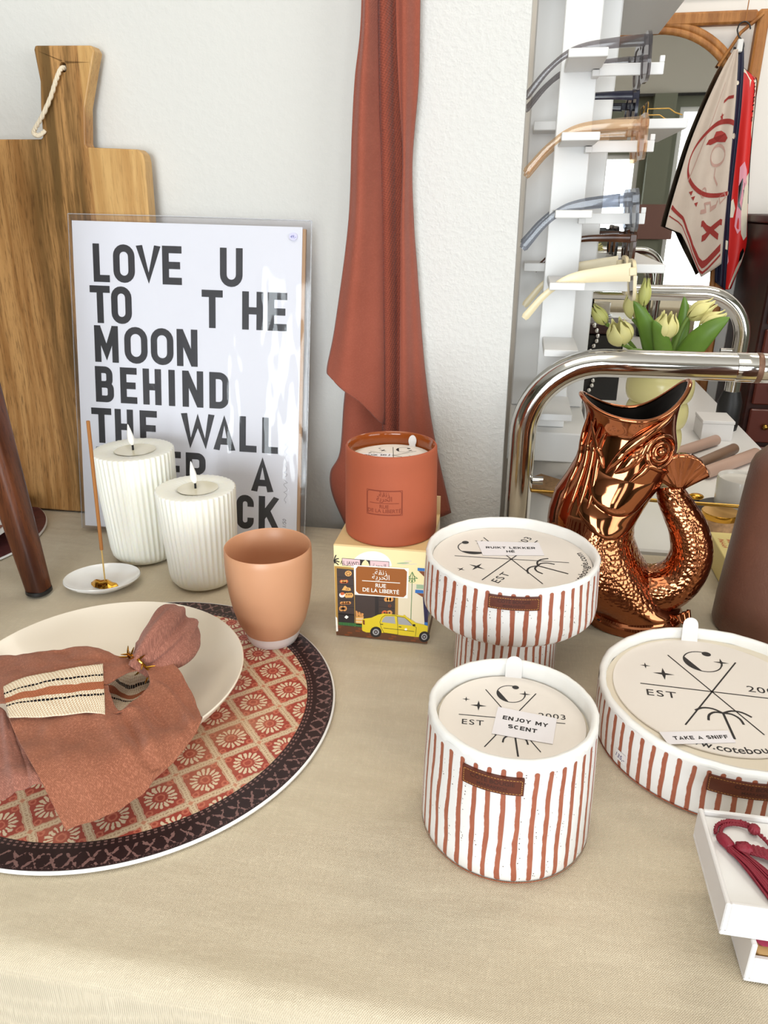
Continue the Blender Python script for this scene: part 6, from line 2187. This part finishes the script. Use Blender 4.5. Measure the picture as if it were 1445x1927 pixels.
sc1 = thing('scarf', 'cream scarf with brick red western prints, front of the hanging scarves', 'scarf', (0.455, 2.207, 0.22), group='scarves on the hook')
C1 = Cloth([(0.4752, 0.7710), (0.4556, 0.7307), (0.4306, 0.6598), (0.4055, 0.5726), (0.3891, 0.4854), (0.3760, 0.4037), (0.3717, 0.3677)], [(0.4840, 0.7710), (0.4894, 0.7252), (0.4960, 0.6598), (0.5025, 0.5726), (0.5090, 0.4854), (0.5156, 0.4037), (0.5254, 0.3088)], 2.207, 0.007, 11, 0.4, 0.085, 0.72)
MB().grid(C1.grid()).build('cloth', M['scarf_cream'], sc1, smooth=180, world=True, solid=0.0012)
mb = MB()
ccx, ccy = 0.78, 0.585
C1.print_line(mb, [(ccx + 0.66 * math.cos(a), ccy + 0.165 * math.sin(a)) for a in [math.radians(70 + 220 * i / 40) for i in range(41)]], 0.022)
C1.print_line(mb, [(0.62, .335), (0.75, .315), (0.92, .312)], 0.016)
C1.print_line(mb, [(0.02, .80), (0.16, .84), (0.26, .87), (0.36, .92), (0.50, .955), (0.64, .965), (0.78, .955), (0.96, .93)], 0.024)
C1.print_line(mb, [(0.02, .86), (0.20, .90), (0.34, .95), (0.50, .985), (0.66, .99), (0.80, .98), (0.97, .955)], 0.010)
C1.print_fill(mb, [(0.38, .520), (0.42, .498), (0.54, .488), (0.58, .462), (0.72, .458), (0.82, .470), (0.88, .490), (0.84, .508), (0.66, .506), (0.50, .520)])
for a, b in ((0.30, .73), (0.36, .755), (0.44, .785)):
    C1.print_fill(mb, [(a - .035, b), (a + .035, b - .006), (a + .02, b + .018)])
C1.print_fill(mb, [(0.66 + 0.055 * (1 if k % 2 else 0.45) * math.cos(k * PI / 5), .400 + 0.020 * (1 if k % 2 else 0.45) * math.sin(k * PI / 5)) for k in range(10)])
for s in (-1, 1):
    C1.print_line(mb, [(0.78 - s * .13, .895), (0.78, .868), (0.78 + s * .14, .852), (0.78 + s * .17, .856)], 0.018)
mb.build('red_print', M['print_red'], sc1, smooth=0, world=True)
mb = MB()
C1.print_line(mb, [(0.72 + 0.15 * math.cos(a), .565 + 0.045 * math.sin(a)) for a in [i * PI / 9 for i in range(18)]], 0.014, closed=True)
C1.print_line(mb, [(0.56, .82), (0.66, .815), (0.62, .79), (0.72, .785), (0.74, .81), (0.82, .80), (0.84, .775)], 0.014)
C1.print_line(mb, [(0.72, .62), (0.72, .66), (0.80, .70)], 0.014)
C1.print_line(mb, [(0.86, .76), (0.94, .735), (0.97, .76), (0.88, .79), (0.86, .76)], 0.010)
C1.print_line(mb, [(0.56 + 0.05 * math.cos(a), .735 + 0.022 * math.sin(a)) for a in [i * PI / 6 for i in range(12)]], 0.010, closed=True)
C1.print_line(mb, [(0.44, .24), (0.38, .40), (0.28, .56), (0.2, .68)], 0.014)
mb.build('faded_print', M['print_pale'], sc1, smooth=0, world=True)
sc2 = thing('scarf', 'navy blue silk scarf hanging between the cream and red scarves', 'scarf', (0.510, 2.219, 0.20), group='scarves on the hook')
C2 = Cloth([(0.4774, 0.7775), (0.4796, 0.7252), (0.4861, 0.6380), (0.4927, 0.5290), (0.5014, 0.4200), (0.5101, 0.3219), (0.5210, 0.2292)], [(0.4992, 0.7775), (0.5079, 0.7252), (0.5167, 0.6380), (0.5232, 0.5290), (0.5297, 0.4200), (0.5406, 0.3219), (0.5515, 0.2074)], 2.219, 0.006, 9, 0.0)
MB().grid(C2.grid()).build('cloth', M['scarf_navy'], sc2, smooth=180, world=True, solid=0.0012)
mb = MB()
for a, b in ((.5, .22), (.6, .42), (.5, .62)):
    C2.print_fill(mb, [(a + .15 * math.cos(k * PI / 5), b + .010 * math.sin(k * PI / 5)) for k in range(10)])
C2.print_fill(mb, [(.05, .80), (.95, .815), (.95, .850), (.05, .835)])
mb.build('pale_print', M['cream_print'], sc2, smooth=0, world=True)
sc3 = thing('scarf', 'red and pink silk scarf with black bordered cream edge, rightmost of the hanging scarves', 'scarf', (0.555, 2.223, 0.20), group='scarves on the hook')
C3 = Cloth([(0.4970, 0.7415), (0.5079, 0.6816), (0.5145, 0.5944), (0.5210, 0.4854), (0.5276, 0.3873), (0.5341, 0.3001), (0.5450, 0.2085)], [(0.5341, 0.7143), (0.5450, 0.6980), (0.5537, 0.5944), (0.5646, 0.4854), (0.5777, 0.3873), (0.5864, 0.3110), (0.5668, 0.2107)], 2.223, 0.006, 6, 1.0)
MB().grid(C3.grid()).build('cloth', M['scarf_red'], sc3, smooth=180, world=True, solid=0.0012)
mb = MB()
C3.print_fill(mb, [(.02, .0), (.97, .0), (.97, .14), (.96, .28), (.93, .36), (.70, .26), (.55, .12), (.40, .06), (.15, .05), (.10, .20), (.02, .36)], 0.0017)
C3.print_fill(mb, [(.78, .50), (.95, .48), (.98, .60), (.96, .76), (.80, .78), (.66, .74), (.62, .64), (.68, .56)], 0.0017)
C3.print_fill(mb, [(.03, .60), (.22, .58), (.34, .62), (.28, .66), (.05, .66)], 0.0017)
C3.print_fill(mb, [(.55, .985), (.72, .90), (.96, .84), (.98, .88), (.80, .96), (.66, 1.0)], 0.0017)
mb.build('cream_print', M['cream_print'], sc3, smooth=0, world=True)
mb = MB()
C3.print_fill(mb, [(.40, .46), (.62, .44), (.80, .47), (.86, .52), (.70, .54), (.62, .62), (.64, .72), (.50, .74), (.36, .70), (.42, .60)], 0.0019)
C3.print_fill(mb, [(.02, .84), (.18, .83), (.26, .87), (.12, .90), (.02, .90)], 0.0019)
mb.build('pink_print', M['pink'], sc3, smooth=0, world=True)
mb = MB()
C3.print_fill(mb, [(.42, .53), (.58, .50), (.74, .52), (.70, .57), (.62, .63), (.44, .61)], 0.0021)
C3.print_fill(mb, [(.72, .84), (.84, .82), (.94, .84), (.90, .87), (.78, .88)], 0.0021)
C3.print_line(mb, [(.99, .0), (.985, .2), (.985, .36), (.985, .6)], 0.05, 0.0021)
C3.print_line(mb, [(.03, .005), (.98, .005)], 0.016, 0.0021)
put_text(mb, 'OLD HABITS', lambda s, q: C3.pt(0.80 + q, 0.17 + s, 0.0022), 0.16, sx=0.30)
mb.build('black_print', M['black'], sc3, smooth=0, world=True)

# ------------------------------------------------------------------ tulip vase
vs = thing('vase', 'pale yellow bubble vase full of tulips on the white counter', 'vase', (0.2420, 1.2850, CZ))
pr = [(0, 0.0), (0.038, 0.0)]
for k, (z0, z1, r) in enumerate(((0.0, 0.046, 0.043), (0.046, 0.094, 0.047), (0.094, 0.138, 0.051), (0.138, 0.184, 0.0545))):
    for i in range(1, 12):
        a = PI * i / 12
        pr.append((r - 0.009 + 0.009 * math.sin(a), z0 + (z1 - z0) * (1 - math.cos(a)) / 2))
pr += [(0.047, 0.186), (0.0435, 0.1855), (0.042, 0.175), (0, 0.165)]
MB().lathe(pr, 72).build('vase_body', M['vase'], vs, smooth=60)


def bez(p0, p1, p2, n=16):
    return [tuple((1 - t) ** 2 * a + 2 * t * (1 - t) * b + t * t * c for a, b, c in zip(p0, p1, p2)) for t in [i / (n - 1) for i in range(n)]]


def tulip(head, up, r, L, label, m, openness=1.0):
    """tulip with stem from the vase mouth to the flower head; head relative to counter"""
    t = thing('tulip', label, 'tulip', (0.242, 1.285, CZ + 0.17), group='tulips in the yellow vase')
    hd = Vector((head[0] - 0.242, head[1] - 1.285, head[2] - CZ - 0.17))
    u = Vector(up).normalized()
    b = hd - u * (L * 0.5)
    MB().tube(bez((b.x * 0.15, b.y * 0.15, 0.0), (b.x * 0.5, b.y * 0.5, b.z * 0.75), tuple(b)), 0.0033, 10).build('stem', M['stem'], t, smooth=80)
    sx = u.cross(Vector((0, 1, 0.2))).normalized()
    sy = u.cross(sx)
    for k in range(6):
        th0 = k * PI / 3
        rr = r * (1.0 if k % 2 else 0.93)
        P = []
        for i in range(9):
            a = th0 + (i / 8 - 0.5) * 1.5
            row = []
            for j in range(12):
                f = j / 11
                prof = math.sin(min(1, f * 1.12 + 0.04) * PI * 0.86) ** 0.62 * (1 - 0.30 * f * (1.4 - openness))
                w = (1 - abs(i / 8 - 0.5) * 2 * f ** 3 * 0.9)
                ang = th0 + (a - th0) * (0.25 + 0.75 * math.sin(min(1, f * 1.05) * PI * 0.75)) * w
                q = b + u * (L * f * (1 - 0.10 * abs(i / 8 - 0.5) * 2 * f)) + (sx * math.cos(ang) + sy * math.sin(ang)) * (rr * prof)
                row.append(tuple(q))
            P.append(row)
        MB().grid(P, uv=False).build('petal', m, t, smooth=180, solid=0.0008)
    return t


tulip((0.1285, 1.262, 0.2580), (-0.8, 0, 0.9), 0.0125, 0.038, 'pale green tulip bud leaning left, leftmost in the vase', M['bud'], 0.7)
tulip((0.1600, 1.235, 0.2350), (-0.35, -0.3, 0.9), 0.0225, 0.044, 'open pale yellow tulip low at the left of the vase', M['petal'])
tulip((0.1830, 1.290, 0.2720), (-0.12, 0, 1), 0.0175, 0.046, 'yellow tulip behind the tall narrow bud', M['petal'], 0.9)
tulip((0.1960, 1.270, 0.2930), (0.02, 0, 1), 0.0110, 0.044, 'tall narrow green tulip bud, highest in the vase', M['bud'], 0.6)
tulip((0.2280, 1.235, 0.2470), (0.08, -0.15, 1), 0.0215, 0.043, 'open yellow tulip at the centre of the vase', M['petal'])
tulip((0.2900, 1.290, 0.2660), (0.85, 0, 0.6), 0.0165, 0.046, 'upper yellow tulip leaning right above the leaf', M['petal'], 0.8)
tulip((0.3020, 1.255, 0.2530), (0.8, -0.1, 0.55), 0.0165, 0.044, 'lower pale tulip leaning right, rightmost in the vase', M['petal'], 0.8)
lvg = 'leaves of the tulips'


def leaf(p0, p1, p2, w, label):
    t = thing('tulip_leaf', label, 'leaf', (0.242, 1.285, CZ + 0.165), group=lvg)
    o = Vector((0.242, 1.285, CZ + 0.165))
    c = bez(tuple(Vector(p0) - o), tuple(Vector(p1) - o), tuple(Vector(p2) - o), 22)
    P = []
    for i, p in enumerate(c):
        f = i / 21
        d = Vector(c[min(21, i + 1)]) - Vector(c[max(0, i - 1)])
        s = Vector((d.z, -0.25 * d.length, -d.x)).normalized()
        ww = w * (math.sin(PI * min(1, 0.14 + 0.86 * f)) ** 0.7)
        P.append([tuple(Vector(p) + s * (ww * k) + Vector((0, -0.35 * ww * (1 - k * k), 0))) for k in [-1 + j / 4 for j in range(9)]])
    MB().grid(P, uv=False).build('blade', M['leaf'], t, smooth=180, solid=0.0009)


leaf((0.232, 1.265, 0.150), (0.215, 1.235, 0.235), (0.176, 1.240, 0.283), 0.0155, 'broad green leaf curving left behind the open tulips')
leaf((0.225, 1.270, 0.150), (0.205, 1.225, 0.215), (0.158, 1.215, 0.200), 0.0150, 'green leaf drooping left under the low open tulip')
leaf((0.255, 1.275, 0.150), (0.270, 1.230, 0.235), (0.320, 1.235, 0.262), 0.0185, 'broad green leaf sweeping right under the leaning tulips')
leaf((0.245, 1.268, 0.150), (0.232, 1.225, 0.220), (0.205, 1.215, 0.258), 0.0140, 'upright green leaf in the middle of the bouquet')
leaf((0.250, 1.290, 0.150), (0.275, 1.300, 0.240), (0.262, 1.300, 0.285), 0.0115, 'dark narrow leaf standing behind the bouquet')

# ------------------------------------------------------------------ small goods on the white counter
wb_ = thing('card_box', 'small white cardboard box beside the yellow vase', 'box', (0.4120, 1.5700, CZ))
MB().bbox(-0.030, 0.030, -0.035, 0.035, 0, 0.034, 0.0008).build('box_body', M['white_card'], wb_, smooth=0)
MB().bbox(-0.031, 0.031, -0.036, 0.036, 0.0345, 0.041, 0.0008).build('lid', M['white_card'], wb_, smooth=0)


def taper(label, x0, y0, x1, y1, r, m):
    d = Vector((x1 - x0, y1 - y0, 0))
    t = thing('taper_candle', label, 'candle', (x0, y0, CZ), math.atan2(d.y, d.x), group='taper candles lying on the counter')
    MB().tube([(0, 0, r), (0.004, 0, r), (d.length * 0.5, 0, r), (d.length - 0.002, 0, r), (d.length, 0, r)], [r * 0.85, r, r, r, r * 0.9], 24).build('wax_rod', m, t, smooth=50)
    MB().lathe([(0, 0), (r * 0.34, 0), (r * 0.34, 0.001), (0, 0.001)], 16).map(lambda x, y, z: (-z, x, r + y)).build('wick_hole', M['taper_brown'], t, smooth=40)


taper('mauve taper candle nearest the yellow carton, front of three lying side by side', 0.3380, 1.2900, 0.4560, 1.4200, 0.0115, M['taper'])
taper('brown taper candle lying between the two mauve ones', 0.3100, 1.3050, 0.4250, 1.4500, 0.0105, M['taper_brown'])
taper('mauve taper candle nearest the vase, rearmost of three lying side by side', 0.2860, 1.3750, 0.4050, 1.5050, 0.0105, M['taper'])
gc = thing('glass_candle', 'pale grey glass candle cup on a dark saucer behind the brown bottle', 'candle', (0.3520, 1.1350, CZ + 0.0085))
MB().lathe([(0, 0), (0.032, 0), (0.034, 0.003), (0.035, 0.05), (0.034, 0.0515), (0.0325, 0.05), (0.0315, 0.046), (0, 0.045)], 56).build('glass_cup', M['frosted'], gc, smooth=50)
sa = thing('saucer', 'dark metal saucer under the pale grey glass candle', 'saucer', (0.3450, 1.1300, CZ))
MB().lathe([(0, 0.002), (0.034, 0.0), (0.050, 0.006), (0.0515, 0.0085), (0.049, 0.0080), (0.034, 0.004), (0, 0.004)], 56).build('dish', mat('dark_pewter', (58, 52, 48), 0.3, 0.7), sa, smooth=50)
gt = thing('gold_tin', 'gold patterned tin on the counter behind the yellow carton', 'tin', (0.3060, 1.0500, CZ))
MB().lathe([(0, 0), (0.024, 0), (0.025, 0.001), (0.025, 0.030), (0.024, 0.031), (0, 0.031)], 48).build('tin', M['floral_wood'], gt, smooth=40)
MB().lathe([(0.0252, 0.026), (0.026, 0.027), (0.026, 0.034), (0.025, 0.035), (0, 0.035)], 48).build('lid', M['gold'], gt, smooth=40)
gp = thing('gold_pebble', 'small golden pebble on the white counter', 'ornament', (0.3030, 1.1850, CZ))
MB().sphere((0, 0, 0.0055), 0.0100, 20, 11, sc=(1.25, 0.9, 0.55)).build('pebble', M['gold'], gp, smooth=80)
sg_ = thing('glass_candle', 'second grey glass candle cup half hidden behind the brown bottle', 'candle', (0.3560, 1.0350, CZ))
MB().lathe([(0, 0), (0.026, 0), (0.027, 0.003), (0.028, 0.040), (0.027, 0.0415), (0.026, 0.04), (0.025, 0.036), (0, 0.035)], 48).build('glass_cup', M['frosted'], sg_, smooth=50)
yc = thing('carton', 'pale yellow carton with orange scribbled print beside the jug tail', 'carton', (0.2990, 0.8760, 0.0))
MB().bbox(-0.0390, 0.0390, -0.0470, 0.0470, 0.0, 0.0350, 0.0008).build('carton_body', M['card_yellow'], yc, smooth=0)
mb = MB()
rn = random.Random(5)
for i in range(3):
    for k in range(7 - i):
        x0, y0 = -0.014 - 0.010 * i, 0.026 - 0.0055 * k
        mb.stroke([(x0, y0), (x0 + rn.uniform(.003, .006), y0 - rn.uniform(0, .003)), (x0 + rn.uniform(0, .003), y0 - .0035), (x0 + .006, y0 - .004)], 0.0011, 0.0351)
mb.build('orange_scribble', M['card_red'], yc, smooth=0)
mb = MB()
mb.box(0.0, 0.03895, -0.0472, -0.0471, 0.002, 0.033)
mb.build('printed_panel', M['terra_dark'], yc, smooth=0)
wbd = thing('wooden_tile', 'flower printed wooden tile lying on the counter beside the chrome rack', 'tile', (0.0720, 1.1900, CZ), rz=math.radians(-38))
MB().bbox(-0.040, 0.040, -0.028, 0.028, 0, 0.012, 0.001).build('tile', M['floral_wood'], wbd, smooth=0)
jb = thing('jewellery_box', 'dark jewellery box with a silver bead strand behind the tulips', 'box', (0.1850, 1.8500, CZ))
MB().bbox(-0.055, 0.060, -0.05, 0.05, 0, 0.165, 0.003).build('box_body', M['black'], jb, smooth=0)
MB().bbox(-0.058, 0.063, -0.053, 0.053, 0.1655, 0.190, 0.003).build('lid', M['cabinet'], jb, smooth=0)
mb = MB()
for i in range(15):
    mb.sphere((-0.010 + 0.010 * math.sin(i * 0.7), -0.062, 0.186 - 0.0115 * i), 0.0056, 12, 8)
mb.build('bead_strand', M['chrome'], jb, smooth=80)
wx_ = thing('display_box', 'plain white display box on the counter behind the copper jug', 'box', (0.1450, 1.2500, CZ))
MB().bbox(-0.026, 0.030, -0.03, 0.03, 0, 0.135, 0.001).build('box_body', M['white_card'], wx_, smooth=0)
